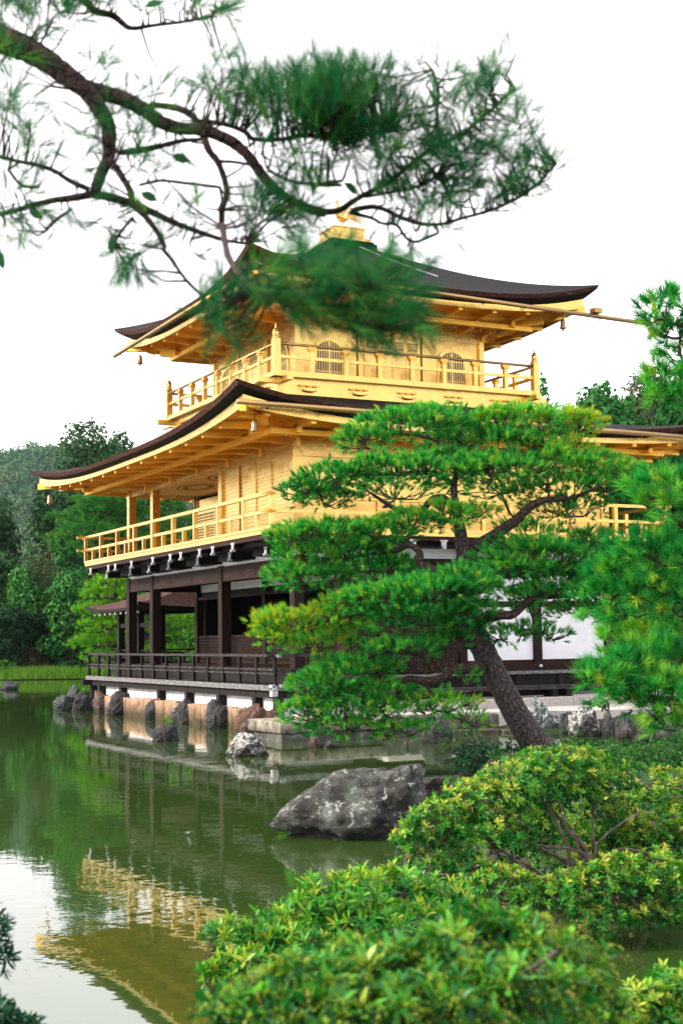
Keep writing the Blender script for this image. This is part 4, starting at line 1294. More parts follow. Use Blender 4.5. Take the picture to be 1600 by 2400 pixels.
rock(915, 1160, 1828, 1955, 'reddish grey boulder behind the big grey boulder\'s right end', 'rbrown', 32, sub=5, depth=0.8, prof=[.6, .75, .88, .96, 1, 1, .98, .95, .9], group='rocks standing in the pond', name='pond_boulder', back=0.25)
rock(-6, 44, 1597, 1617, 'tiny dark rock far out in the pond at the left edge', 'dark', 33, group='rocks standing in the pond', name='pond_rock')

# far hill with its wood
HD = 850.0
hr = np.linspace(-420, 420, 60)
def ridge(r): return 114 + 7*noise.noise((r*0.015, 1.3, 0)) - max(0, (r+150))*0.16 - max(0, -r-300)*0.1
mb = MB()
dd = np.linspace(-190, 190, 16)
for d in dd:
    for r in hr:
        x, y = c2w(r, HD+d)
        s = max(0.0, 1-(abs(d)/190)**1.5)
        mb.v.append((float(x), float(y), float(-1+max(0.0, ridge(r))*s)))
mb.f = [(j*60+i, j*60+i+1, (j+1)*60+i+1, (j+1)*60+i) for j in range(15) for i in range(59)]
tag(mb.build('hill', M['soil'], smooth=True), kind='structure')

# ------------------------------------------------------------------ foliage builders
def leaf_mat(name, stops, trans=0.35, rough=0.6, spec=0.12):
    mt, t, b = mat_new(name)
    a = N(t, 'Attribute'); a.attribute_name = 'tone'
    c = ramp(t, a.outputs['Fac'], stops)
    t.links.new(c, b.inputs['Base Color'])
    b.inputs['Roughness'].default_value = rough
    b.inputs['Specular IOR Level'].default_value = spec
    tr = N(t, 'BsdfTranslucent')
    hs = N(t, 'HueSaturation', Saturation=1.1, Value=1.25)
    t.links.new(c, hs.inputs['Color']); t.links.new(hs.outputs[0], tr.inputs[0])
    mx = N(t, 'MixShader'); mx.inputs[0].default_value = trans
    t.links.new(b.outputs[0], mx.inputs[1]); t.links.new(tr.outputs[0], mx.inputs[2])
    t.links.new(mx.outputs[0], t.nodes['Material Output'].inputs[0])
    return mt
LM = {
 'pine': leaf_mat('pine_needles', [(0, (0.006, 0.085, 0.022)), (0.40, (0.032, 0.31, 0.058)), (0.74, (0.17, 0.50, 0.060)), (1, (0.42, 0.44, 0.04))], 0.4),
 'pine_dark': leaf_mat('dark_pine_needles', [(0, (0.004, 0.050, 0.020)), (0.5, (0.012, 0.125, 0.036)), (1, (0.09, 0.23, 0.03))], 0.45),
 'pine_far': leaf_mat('distant_pine_needles', [(0, (0.008, 0.055, 0.018)), (0.5, (0.032, 0.17, 0.030)), (1, (0.14, 0.32, 0.045))], 0.3),
 'pine_lime': leaf_mat('lime_pine_needles', [(0, (0.03, 0.15, 0.02)), (0.5, (0.13, 0.36, 0.03)), (1, (0.28, 0.50, 0.05))], 0.35),
 'broad': leaf_mat('dark_broadleaf', [(0, (0.005, 0.026, 0.010)), (0.5, (0.018, 0.068, 0.020)), (1, (0.055, 0.125, 0.030))], 0.2),
 'mid': leaf_mat('mid_broadleaf', [(0, (0.008, 0.052, 0.016)), (0.5, (0.026, 0.14, 0.026)), (1, (0.09, 0.25, 0.032))], 0.25),
 'olive': leaf_mat('olive_broadleaf', [(0, (0.03, 0.06, 0.025)), (0.5, (0.065, 0.095, 0.035)), (1, (0.13, 0.125, 0.05))], 0.25),
 'rust': leaf_mat('autumn_leaves', [(0, (0.06, 0.05, 0.025)), (0.5, (0.13, 0.09, 0.035)), (1, (0.22, 0.13, 0.06))], 0.25),
 'azalea': leaf_mat('yellow_green_leaves', [(0, (0.008, 0.075, 0.014)), (0.42, (0.034, 0.225, 0.024)), (0.75, (0.19, 0.40, 0.035)), (1, (0.48, 0.45, 0.08))], 0.35, rough=0.4, spec=0.25),
 'pieris': leaf_mat('glossy_shrub_leaves', [(0, (0.006, 0.065, 0.020)), (0.45, (0.022, 0.18, 0.026)), (0.8, (0.10, 0.36, 0.030)), (1, (0.36, 0.42, 0.04))], 0.25, rough=0.35, spec=0.3),
 'dshrub': leaf_mat('dark_shrub_leaves', [(0, (0.006, 0.04, 0.022)), (0.6, (0.014, 0.085, 0.035)), (1, (0.04, 0.14, 0.04))], 0.2, rough=0.35),
 'tassel': leaf_mat('flower_bud_tassels', [(0, (0.10, 0.22, 0.02)), (0.5, (0.26, 0.34, 0.04)), (1, (0.64, 0.40, 0.18))], 0.3),
 'reed': leaf_mat('reed_blades', [(0, (0.03, 0.11, 0.012)), (0.5, (0.09, 0.24, 0.02)), (1, (0.24, 0.34, 0.04))], 0.35),
 'hillw': leaf_mat('hill_wood_leaves', [(0, (0.012, 0.06, 0.028)), (0.5, (0.035, 0.12, 0.045)), (1, (0.10, 0.15, 0.05))], 0.2),
}
def bark(name, stops, sc=(1, 1, .45), ns=9):
    mt, t, b = mat_new(name)
    co = coords(t, sc)
    n0 = N(t, 'TexNoise', Scale=5, Detail=4); t.links.new(co, n0.inputs['Vector'])
    wp = N(t, 'VectorMath', operation='MULTIPLY_ADD'); wp.inputs[1].default_value = (.12, .12, .12)
    t.links.new(n0.outputs['Color'], wp.inputs[0]); t.links.new(co, wp.inputs[2])
    vo = N(t, 'TexVoronoi', Scale=ns, feature='DISTANCE_TO_EDGE'); t.links.new(wp.outputs[0], vo.inputs['Vector'])
    n1 = N(t, 'TexNoise', Scale=ns*3, Detail=8, Roughness=0.7); t.links.new(co, n1.inputs['Vector'])
    c1 = ramp(t, n1.outputs[0], stops)
    mx = N(t, 'Mix', data_type='RGBA', blend_type='MULTIPLY'); mx.inputs[0].default_value = 0.9
    t.links.new(c1, mx.inputs[6]); t.links.new(ramp(t, vo.outputs['Distance'], [(0, (0.22, 0.19, 0.18)), (0.16, (1, 1, 1))]), mx.inputs[7])
    t.links.new(mx.outputs[2], b.inputs['Base Color'])
    b.inputs['Roughness'].default_value = 0.9
    ad = N(t, 'Math', operation='MULTIPLY_ADD'); ad.inputs[1].default_value = 0.15
    cl = ramp(t, vo.outputs['Distance'], [(0, (0, 0, 0)), (0.16, (1, 1, 1))])
    t.links.new(n1.outputs[0], ad.inputs[0]); t.links.new(cl, ad.inputs[2])
    bp = N(t, 'Bump', Strength=1.0, Distance=0.02); t.links.new(ad.outputs[0], bp.inputs['Height']); t.links.new(bp.outputs[0], b.inputs['Normal'])
    return mt
M['pine_bark'] = bark('pine_bark', [(0.3, (0.022, 0.015, 0.015)), (0.55, (0.075, 0.058, 0.058)), (0.75, (0.19, 0.165, 0.17))], (1, 1, .6), 15)
M['limb_bark'] = bark('reddish_limb_bark', [(0.3, (0.022, 0.012, 0.010)), (0.55, (0.065, 0.036, 0.028)), (0.75, (0.13, 0.085, 0.07))], (1, 1, 1), 14)
M['near_bark'] = bark('near_branch_bark', [(0.3, (0.014, 0.006, 0.005)), (0.55, (0.045, 0.018, 0.014)), (0.75, (0.10, 0.055, 0.05))], (1, 1, 1), 30)
M['twig'] = noisy('twig_bark', [(0.3, (0.025, 0.016, 0.012)), (0.7, (0.085, 0.06, 0.045))], (1, 1, 1), 20, rough=0.9, bump=0.2)
M['shrub_wood'] = noisy('shrub_bark', [(0.3, (0.035, 0.024, 0.02)), (0.7, (0.15, 0.115, 0.10))], (1, 1, 1), 16, rough=0.9, bump=0.4)

def unit(a): return a/np.maximum(np.linalg.norm(a, axis=-1, keepdims=True), 1e-9)

def needles(P, D, per, length, width, axis, tone, ang=(0.35, 1.1)):
    """bottle brush pine shoots: thin triangles along a short axis"""
    n = len(P)
    P = np.repeat(P, per, 0); D = np.repeat(unit(D), per, 0)
    T = np.repeat(tone, per) + rng.normal(0, 0.07, n*per)
    t = rng.random(n*per)
    rad = unit(np.cross(D, rng.normal(size=D.shape)))
    a = rng.uniform(ang[0], ang[1], n*per)*(1.15-0.75*t)
    d = unit(D*np.cos(a)[:, None] + rad*np.sin(a)[:, None])
    base = P + D*(axis*t)[:, None]
    L_ = (length*rng.uniform(0.7, 1.1, n*per))[:, None]
    side = unit(np.cross(d, rng.normal(size=d.shape)))*(width/2)
    V = np.stack([base-side, base+side, base+d*L_], 1)
    return V, np.clip(T, 0, 1)

def pad_pts(u, v, ru, rv, dep, n, ddep=None, under=0.25, seed=0):
    """tuft positions and directions of one flattened needle pad"""
    c = at(u, v, dep)
    a = ru*dep/FPX; h = rv*dep/FPX
    bdep = ddep if ddep else max(a*0.6, h*0.9)
    th = rng.random(n)*2*np.pi; r = np.sqrt(rng.random(n))
    ph = rng.random(3)*6.28
    edge = 1 + 0.16*np.sin(3*th+ph[0]) + 0.12*np.sin(5*th+ph[1]) + 0.08*np.sin(9*th+ph[2])
    x = np.cos(th)*r*edge*a; y = np.sin(th)*r*edge*bdep
    lump = np.array([noise.noise((float(q[0])*2.6/max(a, .01)+seed*3.3, float(q[1])*2.6/max(bdep, .01), seed*1.7)) for q in np.stack([x, y], 1)])
    dome = np.sqrt(np.clip(1-r*r*0.92, 0, 1))
    f = rng.random(n)
    low = rng.random(n) < under
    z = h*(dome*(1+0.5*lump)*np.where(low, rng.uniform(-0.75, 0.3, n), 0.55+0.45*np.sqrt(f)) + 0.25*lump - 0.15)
    P = c + x[:, None]*np.array([RTH[0], RTH[1], 0]) + y[:, None]*np.array([FWH[0], FWH[1], 0]) + z[:, None]*np.array([0, 0, 1.0])
    out2 = (np.cos(th)*r)[:, None]*np.array([RTH[0], RTH[1], 0]) + (np.sin(th)*r)[:, None]*np.array([FWH[0], FWH[1], 0])
    D = np.array([0, 0, 1.0])*np.where(low, rng.uniform(-.2, .5, n), rng.uniform(.7, 1.2, n))[:, None] + out2*1.1 + rng.normal(0, 0.33, (n, 3))
    return P, unit(D), c, low

def leaves(P, D, Nn, length, width, tone, droop=0.15):
    """six sided leaves: base P, direction D, face normal Nn"""
    D = unit(D); S = unit(np.cross(D, Nn)); U = np.cross(S, D)
    L_ = length[:, None]; w = width[:, None]
    m1 = P + D*L_*0.35 - U*L_*0.02; m2 = P + D*L_*0.72 - U*L_*droop*0.45
    tip = P + D*L_ - U*L_*droop
    V = np.stack([P, m1+S*w*0.42+U*w*0.14, m2+S*w*0.40+U*w*0.12, tip, m2-S*w*0.40+U*w*0.12, m1-S*w*0.42+U*w*0.14], 1)
    return V, tone

def rosettes(P, D, per, length, width, tone, openness=(0.5, 1.25)):
    n = len(P)
    Pp = np.repeat(P, per, 0); A = np.repeat(unit(D), per, 0)
    ref = unit(np.cross(A, np.repeat(rng.normal(size=(n, 3)), per, 0)))
    bi = np.cross(A, ref)
    k = np.tile(np.arange(per), n)
    ph = k*2.399 + rng.normal(0, 0.25, n*per)
    rad = ref*np.cos(ph)[:, None] + bi*np.sin(ph)[:, None]
    fr = (k+0.5)/per
    a = openness[0] + (openness[1]-openness[0])*fr + rng.normal(0, .12, n*per)
    d = A*np.cos(a)[:, None] + rad*np.sin(a)[:, None]
    nr = unit(A*np.sin(a)[:, None] - rad*np.cos(a)[:, None])
    ln = length*rng.uniform(0.75, 1.1, n*per)*(0.7+0.3*fr)
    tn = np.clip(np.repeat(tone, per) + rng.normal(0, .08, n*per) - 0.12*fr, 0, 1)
    return leaves(Pp - A*(0.25*length*fr)[:, None], d, nr, ln, ln*width, tn)

def cat(parts_):
    return np.concatenate([p[0] for p in parts_]), np.concatenate([p[1] for p in parts_])

def blob_leaves(lobes, dens, size, tonef=0.5, flat=0.0):
    """leaf quads through the outer part of ellipsoid lobes"""
    Vs, Ts = [], []
    for (cx_, cy_, cz_, rx, ry, rz) in lobes:
        area = 4*math.pi*((rx*ry)**1.6/3+(rx*rz)**1.6/3+(ry*rz)**1.6/3)**(1/1.6)
        n = max(20, int(area*dens))
        q = unit(rng.normal(size=(n, 3)))
        q = q[q[:, 2] > -0.75]
        n = len(q)
        sd_ = rng.random(3)*50
        lump = np.array([noise.noise((p[0]*2.4+sd_[0], p[1]*2.4+sd_[1], p[2]*2.4+sd_[2])) for p in q])
        fine = np.array([noise.noise((p[0]*6+sd_[1], p[1]*6+sd_[2], p[2]*6+sd_[0])) for p in q])
        rr = (0.72+0.30*np.sqrt(rng.random(n)))*(1+0.30*lump+0.16*fine)
        C = np.array([cx_, cy_, cz_]) + q*rr[:, None]*np.array([rx, ry, rz])
        nr = unit(q/np.array([rx, ry, rz])*max(rx, rz) + rng.normal(0, .65, (n, 3)))
        s1 = unit(np.cross(nr, rng.normal(size=(n, 3)))); s2 = np.cross(nr, s1)
        sz = (size*rng.uniform(.55, 1.25, n))[:, None]
        V = np.stack([C-s1*sz*.5, C-s2*sz*.28, C+s1*sz*.5, C+s2*sz*.28], 1)
        Vs.append(V); Ts.append(np.clip(tonef + 0.25*lump + rng.normal(0, .17, n) + rng.normal(0, .08), 0, 1))
    return np.concatenate(Vs), np.concatenate(Ts)

# ------------------------------------------------------------------ the leaning pine in the middle
def smooth_path(pts, n=6):
    """Catmull-Rom through points"""
    p = [np.array(q, float) for q in pts]
    p = [2*p[0]-p[1]] + p + [2*p[-1]-p[-2]]
    o_ = []
    for i in range(1, len(p)-2):
        for k in range(n):
            t = k/n
            o_.append(0.5*((2*p[i]) + (-p[i-1]+p[i+1])*t + (2*p[i-1]-5*p[i]+4*p[i+1]-p[i+2])*t*t + (-p[i-1]+3*p[i]-3*p[i+1]+p[i+2])*t**3))
    o_.append(p[-2])
    return o_

def limb(pix, dep, name, mat, parent, n=8, rough=0.06, wig=0.0):
    """pix: (u, v, width px[, depth offset]) in photo pixels"""
    pts = []
    for q in pix:
        d = dep + (q[3] if len(q) > 3 else 0)
        c = at(q[0], q[1], d)
        pts.append([*c, q[2]*d/FPX/2])
    sp_ = smooth_path(pts, 5)
    P = [Vector(q[:3]) + Vector(rng.normal(0, wig, 3)) if wig else Vector(q[:3]) for q in sp_]
    mb = MB().tube(P, [max(0.004, q[3]) for q in sp_], n, rough)
    return mb.build(name, mat, parent, smooth=True), [np.array(q[:3]) for q in sp_]

def twigs(mb, anchors, targets, r0=0.012, sag=0.1):
    A = np.array(anchors)
    for tg in targets:
        a = A[np.argmin(np.linalg.norm(A-tg, axis=1) + 0.5*np.maximum(0, A[:, 2]-tg[2]))]
        L_ = np.linalg.norm(tg-a)
        m1 = a + (tg-a)*0.4 + rng.normal(0, 0.05*L_, 3) - np.array([0, 0, sag*L_])
        m2 = a + (tg-a)*0.75 + rng.normal(0, 0.04*L_, 3) - np.array([0, 0, sag*0.6*L_])
        mb.tube([a, m1, m2, tg], [r0, r0*.75, r0*.5, r0*.3], 4, cap=False)

def spray_limb(root, anchors, c, r0):
    A = np.array(anchors)
    a = A[np.argmin(np.linalg.norm(A-c, axis=1))]
    L_ = np.linalg.norm(c-a)
    if L_ < .15: anchors.append(c); return
    p = smooth_path([a, a+(c-a)*.3+rng.normal(0, .07*L_, 3), a+(c-a)*.68+rng.normal(0, .09*L_, 3)+np.array([0, 0, .08*L_]), c], 4)
    MB().tube(p, list(np.linspace(r0, r0*.4, len(p))), 6, .12).build('limb', M['limb_bark'], root, smooth=True)
    anchors += p[2:]

def k7u(x): return 600+x*.6378
def k7v(y): return 900+y*.6378

DP = 20.5
pine = empty('leaning_pine', tuple(at(k7u(1045), k7v(1400), DP)), 'leaning garden pine with layered green needle pads, in front of the pavilion', 'tree')
tr, tpts = limb([(k7u(x), k7v(y), w*.6378*.98) for x, y, w in ((1075, 1420, 135), (1030, 1335, 112), (980, 1255, 100), (920, 1150, 94), (870, 1050, 92), (825, 960, 90), (793, 890, 86), (775, 820, 78), (768, 750, 68), (764, 690, 62), (760, 620, 56), (752, 560, 48), (742, 500, 40), (728, 430, 30), (730, 350, 22), (760, 270, 14))], DP, 'trunk', M['pine_bark'], pine, n=16, rough=0.05)
anch = list(tpts)
LIMBS = [
 [(775, 620, 46, .1), (800, 600, 42), (850, 570, 38), (905, 535, 36), (960, 495, 32), (1000, 455, 28), (1060, 425, 22), (1150, 420, 14), (1260, 380, 8)],
 [(735, 470, 26), (690, 420, 24), (645, 425, 22), (605, 465, 20), (530, 465, 18), (480, 440, 14), (420, 400, 8)],
 [(750, 700, 36, -.2), (700, 692, 34, -.3), (650, 685, 30, -.3), (600, 660, 26, -.3), (600, 620, 22, -.3), (560, 590, 20, -.3), (520, 610, 18, -.2), (450, 620, 12), (330, 640, 8)],
 [(775, 945, 56, -.15), (720, 965, 48, -.3), (675, 1005, 46, -.3), (640, 1040, 44, -.3), (560, 1046, 38, -.3), (480, 1055, 30, -.3), (420, 1085, 20, -.3), (370, 1112, 14, -.3), (300, 1150, 8, -.3)],
 [(830, 1040, 40, -.1), (765, 1048, 34, -.3), (720, 1050, 30, -.4), (685, 1080, 27, -.4), (620, 1092, 25, -.4), (560, 1082, 22, -.4), (535, 1105, 18, -.4), (510, 1150, 14, -.4), (455, 1190, 8, -.4)],
 [(575, 1085, 14, -.4), (625, 1110, 12, -.4), (650, 1150, 10, -.4), (640, 1190, 9, -.4), (700, 1205, 7, -.4), (760, 1180, 4, -.4)],
 [(820, 870, 40, -.1), (880, 850, 34, -.3), (945, 845, 28, -.3), (1010, 790, 22, -.2), (1100, 780, 16), (1230, 770, 10)],
 [(765, 640, 34, .3), (820, 650, 28, .3), (920, 660, 22, .3), (1050, 680, 16, .2), (1180, 680, 8, .2)],
 [(765, 760, 34, -.4), (700, 790, 28, -.6), (600, 820, 20, -.7), (480, 820, 14, -.6), (300, 860, 12, -.4), (130, 910, 8, -.3)],
 [(735, 380, 20, .1), (660, 330, 18, .1), (520, 330, 14), (330, 340, 9), (200, 390, 6)],
 [(740, 330, 18, .1), (860, 310, 14, .2), (1000, 200, 10, .3), (1100, 150, 6, .4)],
 [(745, 310, 16, .1), (690, 230, 13, .2), (600, 190, 10, .2), (420, 180, 6, .2)],
 [(640, 1040, 22, -.35), (610, 1000, 18, -.45), (540, 985, 14, -.5), (470, 990, 10, -.5), (400, 1010, 6, -.5)],
]
for lm in LIMBS:
    _, q = limb([(k7u(p[0]), k7v(p[1]), p[2]*.6378*1.15, *(p[3:])) for p in lm], DP, 'limb', M['limb_bark'], pine, n=9, rough=0.08)
    anch += q
PADS = [  # crop px x, y, rx, ry, depth offset, tufts, tone
 (560, 165, 195, 72, .3, 330, .42), (400, 215, 115, 55, .1, 150, .45), (740, 190, 110, 60, .4, 130, .45), (640, 120, 120, 40, .4, 120, .4),
 (980, 150, 190, 80, .5, 330, .62), (1130, 140, 130, 50, .6, 130, .85), (1190, 165, 60, 40, .6, 45, .8), (880, 150, 90, 65, .4, 120, .55), (900, 230, 140, 70, .3, 190, .5),
 (520, 335, 240, 68, -.2, 420, .40), (300, 355, 160, 60, -.2, 210, .35), (190, 400, 95, 50, -.2, 120, .33), (680, 310, 170, 65, .1, 240, .42), (250, 430, 110, 40, 0, 90, .3),
 (860, 330, 170, 75, -.1, 260, .42), (1060, 300, 160, 70, .2, 210, .50), (1210, 320, 180, 70, .3, 260, .52), (1340, 355, 110, 62, .2, 150, .55), (1120, 400, 220, 60, .3, 230, .33), (1150, 470, 150, 50, .4, 110, .30), (1030, 240, 80, 50, .3, 70, .55), (1150, 250, 90, 50, .4, 70, .75),
 (700, 490, 110, 50, -.3, 120, .62), (570, 520, 140, 50, -.2, 150, .50), (440, 560, 140, 60, -.2, 190, .50), (280, 560, 150, 65, -.3, 220, .45), (150, 570, 110, 55, -.3, 150, .48), (330, 620, 140, 70, -.1, 170, .42), (190, 650, 120, 65, -.2, 150, .48), (150, 715, 105, 58, -.3, 150, .45), (260, 725, 110, 55, 0, 110, .38), (420, 660, 120, 75, .1, 160, .38), (520, 690, 90, 60, .2, 90, .35), (800, 480, 80, 35, -.2, 60, .6),
 (1010, 640, 190, 90, -.2, 330, .40), (1130, 650, 150, 95, .1, 220, .36), (1230, 620, 110, 85, .3, 160, .32), (930, 690, 120, 70, -.3, 160, .42), (1090, 730, 200, 60, .2, 190, .30), (1240, 720, 120, 70, .1, 130, .36),
 (640, 780, 215, 75, -.9, 400, .38), (480, 800, 150, 66, -.8, 230, .45), (770, 745, 130, 70, -.8, 210, .33), (360, 800, 80, 45, -.6, 80, .5), (640, 860, 190, 55, -.7, 210, .30), (780, 850, 100, 60, -.6, 110, .33), (500, 870, 90, 50, -.6, 90, .36),
 (1150, 785, 200, 72, -.1, 270, .38), (1290, 775, 150, 85, -.2, 230, .42), (1000, 800, 110, 50, 0, 90, .38), (1200, 850, 130, 50, .1, 100, .42), (920, 935, 75, 42, -.2, 60, .42), (1010, 905, 70, 32, -.1, 36, .4), (1090, 930, 60, 28, 0, 24, .35), (1380, 800, 110, 70, -.3, 110, .42),
 (150, 890, 150, 70, -.3, 260, .82), (290, 850, 110, 60, -.3, 140, .68), (60, 940, 70, 52, -.3, 80, .85), (230, 960, 130, 50, -.2, 130, .72), (350, 930, 90, 45, -.2, 70, .6), (40, 880, 60, 40, -.3, 50, .8),
 (560, 975, 140, 38, -.5, 150, .42), (690, 950, 90, 36, -.3, 70, .45), (450, 990, 70, 30, -.5, 50, .45), (720, 900, 120, 40, -.2, 80, .3),
 (330, 1075, 160, 70, -.4, 260, .42), (230, 1130, 110, 70, -.4, 170, .48), (190, 1215, 105, 62, -.4, 150, .52), (330, 1190, 150, 80, -.3, 200, .40), (330, 1270, 140, 55, -.3, 150, .48), (470, 1140, 110, 60, -.4, 110, .45), (500, 1220, 120, 66, -.4, 120, .50), (620, 1190, 120, 66, -.4, 90, .55), (720, 1200, 90, 60, -.4, 52, .6), (420, 1040, 90, 40, -.4, 80, .42), (760, 1090, 60, 40, -.3, 26, .5), (560, 1280, 110, 36, -.4, 60, .5), (790, 1240, 70, 40, -.4, 26, .6),
 (900, 380, 160, 70, 1.0, 120, .35), (500, 400, 170, 60, 1.1, 110, .35), (1000, 560, 150, 70, 1.2, 110, .35), (420, 700, 150, 70, 1.2, 110, .38), (760, 220, 160, 60, 1.2, 110, .42),
]
Vs, Ts, tips = [], [], []
for i, (x, y, rx, ry, do, n, tn) in enumerate(PADS):
    spray_limb(pine, anch, at(k7u(x), k7v(y+ry*.35), DP+do), .022)
    n = int(n*1.25)
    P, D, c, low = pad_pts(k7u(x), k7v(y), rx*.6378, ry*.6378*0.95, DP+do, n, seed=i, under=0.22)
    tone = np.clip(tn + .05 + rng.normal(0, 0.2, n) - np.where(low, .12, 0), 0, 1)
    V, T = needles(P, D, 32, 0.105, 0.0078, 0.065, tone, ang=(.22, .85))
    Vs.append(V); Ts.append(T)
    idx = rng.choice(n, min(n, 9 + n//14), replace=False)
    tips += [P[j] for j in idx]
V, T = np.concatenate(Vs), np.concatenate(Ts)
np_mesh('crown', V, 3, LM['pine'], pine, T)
mb = MB(); twigs(mb, anch, tips, 0.013, 0.06)
tag(mb.build('twigs', M['twig'], pine), kind='stuff')

# ------------------------------------------------------------------ pine at the right edge, nearer
DR = 10.0
rp = empty('near_pine', tuple(at(1760, 1900, DR+1)), 'nearer pine with long soft needles reaching in from the right edge', 'tree')
_, ra = limb([(1835, 2120, 125, 1), (1815, 2020, 105, 1), (1790, 1920, 95, 1), (1760, 1700, 88, .9), (1740, 1500, 80, .8), (1720, 1300, 70, .7), (1735, 1100, 60, .6), (1720, 900, 45, .5), (1700, 700, 26, .4), (1690, 600, 12, .4)], DR, 'trunk', M['pine_bark'], rp, n=14)
anch2 = list(ra)
for lm in ([(1720, 960, 26, .4), (1660, 950, 20, .1), (1600, 945, 14, 0), (1560, 935, 8, 0)], [(1700, 760, 20, .4), (1640, 770, 14, .2), (1580, 760, 8, 0)],
           [(1730, 1260, 30, .6), (1650, 1260, 20, .2), (1580, 1220, 12, 0)], [(1730, 1420, 30, .6), (1640, 1420, 22, .3), (1540, 1380, 14, .2), (1460, 1350, 8, .2)],
           [(1740, 1600, 32, .7), (1640, 1640, 24, .2), (1560, 1640, 18, 0), (1470, 1625, 12, -.1), (1400, 1610, 7, -.2)], [(1745, 1500, 26, .7), (1640, 1520, 18, .5), (1550, 1510, 12, .5), (1470, 1500, 7, .6)]):
    _, q = limb([(*p[:3], *(p[3:])) for p in lm], DR, 'limb', M['limb_bark'], rp)
    anch2 += q
RP = [(1790, 700, 90, 60, .6, 60, .4), (1850, 880, 110, 55, .8, 80, .4), (1830, 1080, 130, 60, .9, 90, .4), (1880, 1260, 140, 55, .8, 90, .42), (1840, 1440, 150, 60, .9, 100, .4), (1730, 620, 60, 50, .4, 50, .45), (1900, 1560, 120, 50, 1.2, 70, .4), (1760, 960, 90, 60, 1.4, 60, .36), (1740, 1300, 120, 60, 1.6, 80, .36), (1560, 735, 62, 50, 0, 60, .38), (1590, 800, 55, 50, .1, 55, .36), (1575, 905, 70, 58, -.1, 80, .48), (1540, 940, 40, 30, -.1, 26, .5), (1620, 860, 60, 60, .3, 50, .34), (1530, 770, 30, 30, .2, 14, .4), (1640, 730, 70, 60, .3, 50, .35),
      (1565, 1150, 80, 48, -.1, 90, .5), (1600, 1210, 70, 50, .1, 60, .4), (1530, 1190, 50, 36, -.1, 34, .42), (1590, 1270, 60, 40, .2, 44, .38), (1640, 1160, 70, 60, .3, 50, .38), (1500, 1285, 56, 36, 0, 46, .40), (1570, 1310, 80, 56, -.1, 90, .36), (1480, 1330, 56, 40, .2, 46, .40),
      (1530, 1390, 90, 56, .1, 90, .36), (1440, 1360, 70, 44, .3, 56, .36), (1590, 1430, 70, 55, .1, 70, .36), (1470, 1420, 80, 50, .3, 70, .42), (1640, 1380, 70, 70, .4, 60, .34), (1410, 1410, 60, 40, .4, 36, .40),
      (1410, 1600, 62, 36, -.2, 60, .42), (1470, 1575, 80, 46, -.1, 90, .42), (1545, 1560, 90, 56, 0, 100, .45), (1520, 1630, 90, 46, -.2, 100, .45), (1580, 1650, 80, 60, -.3, 100, .52), (1590, 1540, 70, 60, .2, 60, .38), (1450, 1640, 50, 26, -.1, 36, .40), (1580, 1700, 50, 40, -.2, 40, .5), (1640, 1600, 80, 70, .3, 60, .36), (1520, 1500, 80, 46, .5, 60, .62), (1450, 1510, 60, 40, .6, 36, .7)]
Vs, Ts, tips = [], [], []
for i, (x, y, rx, ry, do, n, tn) in enumerate(RP):
    spray_limb(rp, anch2, at(x, y+ry*.3, DR+do), .012)
    n = int(n*0.66)
    P, D, c, low = pad_pts(x, y, rx, ry*.85, DR+do, n, seed=i+50, under=0.3)
    tone = np.clip(tn - .02 + rng.normal(0, 0.22, n), 0, 1)
    D = unit(D - FW*rng.uniform(0, .9, (n, 1)))
    V, T = needles(P, D, 44, 0.122, 0.0052, 0.06, tone, ang=(0.28, 1.0))
    Vs.append(V); Ts.append(T)
    tips += [P[j] for j in rng.choice(n, min(n, 5 + n//12), replace=False)]
np_mesh('crown', np.concatenate(Vs), 3, LM['pine'], rp, np.concatenate(Ts))
mb = MB(); twigs(mb, anch2, tips, 0.010, 0.05)
tag(mb.build('twigs', M['twig'], rp), kind='stuff')

# ------------------------------------------------------------------ overhanging branch, close to the camera
DB = 3.5
ob = empty('overhanging_pine', tuple(at(-900, 60, DB+0.2)), 'out of focus pine with dark boughs and needles reaching across the top', 'tree')
A_ = lambda x, y: (x*.5102, y*.5102)
B_ = lambda x, y: (700+x*.5102, y*.5102)
C_ = lambda x, y: (250+x*.4145, 450+y*.4145)
def conv(f, pts, k, do=0.0):
    return [(*f(p[0], p[1]), p[2]*k, do + (p[3] if len(p) > 3 else 0)) for p in pts]
BR = []
main = [(-900, 2600, 230, .3), (-880, 900, 200, .2), (-800, 200, 170, .1), (-500, -60, 150, .1), (-260, 20, 130, .05)]
BR.append(conv(A_, main + [(0, 175, 112), (100, 215, 104), (200, 270, 92), (300, 340, 82), (390, 405, 76), (460, 425, 66), (540, 445, 62), (640, 490, 60), (740, 560, 54), (830, 590, 50), (920, 592, 50), (1000, 620, 46), (1080, 662, 44), (1140, 715, 42), (1190, 785, 40), (1250, 855, 38), (1320, 912, 36), (1420, 958, 34), (1500, 978, 32)], .5102)
          + conv(B_, [(80, 975, 28), (180, 968, 26), (240, 930, 22), (310, 890, 20), (390, 850, 18), (450, 808, 18), (520, 750, 17), (600, 690, 16), (680, 650, 15), (760, 610, 13), (820, 560, 12), (900, 490, 9), (990, 405, 5)], .5102))
BR.append(conv(B_, [(240, 968, 22), (330, 950, 20), (400, 965, 18), (470, 1000, 17), (560, 1028, 16), (650, 1030, 14), (740, 1005, 13), (850, 975, 12), (930, 945, 11), (1020, 900, 9), (1100, 840, 7), (1180, 750, 4)], .5102))
BR.append(conv(B_, [(230, 975, 16), (330, 1000, 14), (380, 1025, 12), (450, 1035, 10), (490, 1090, 8), (540, 1110, 6), (640, 1070, 3)], .5102, .05))
BR.append(conv(B_, [(600, 690, 14), (635, 610, 12), (635, 500, 10), (640, 420, 8), (610, 320, 4)], .5102, .03))
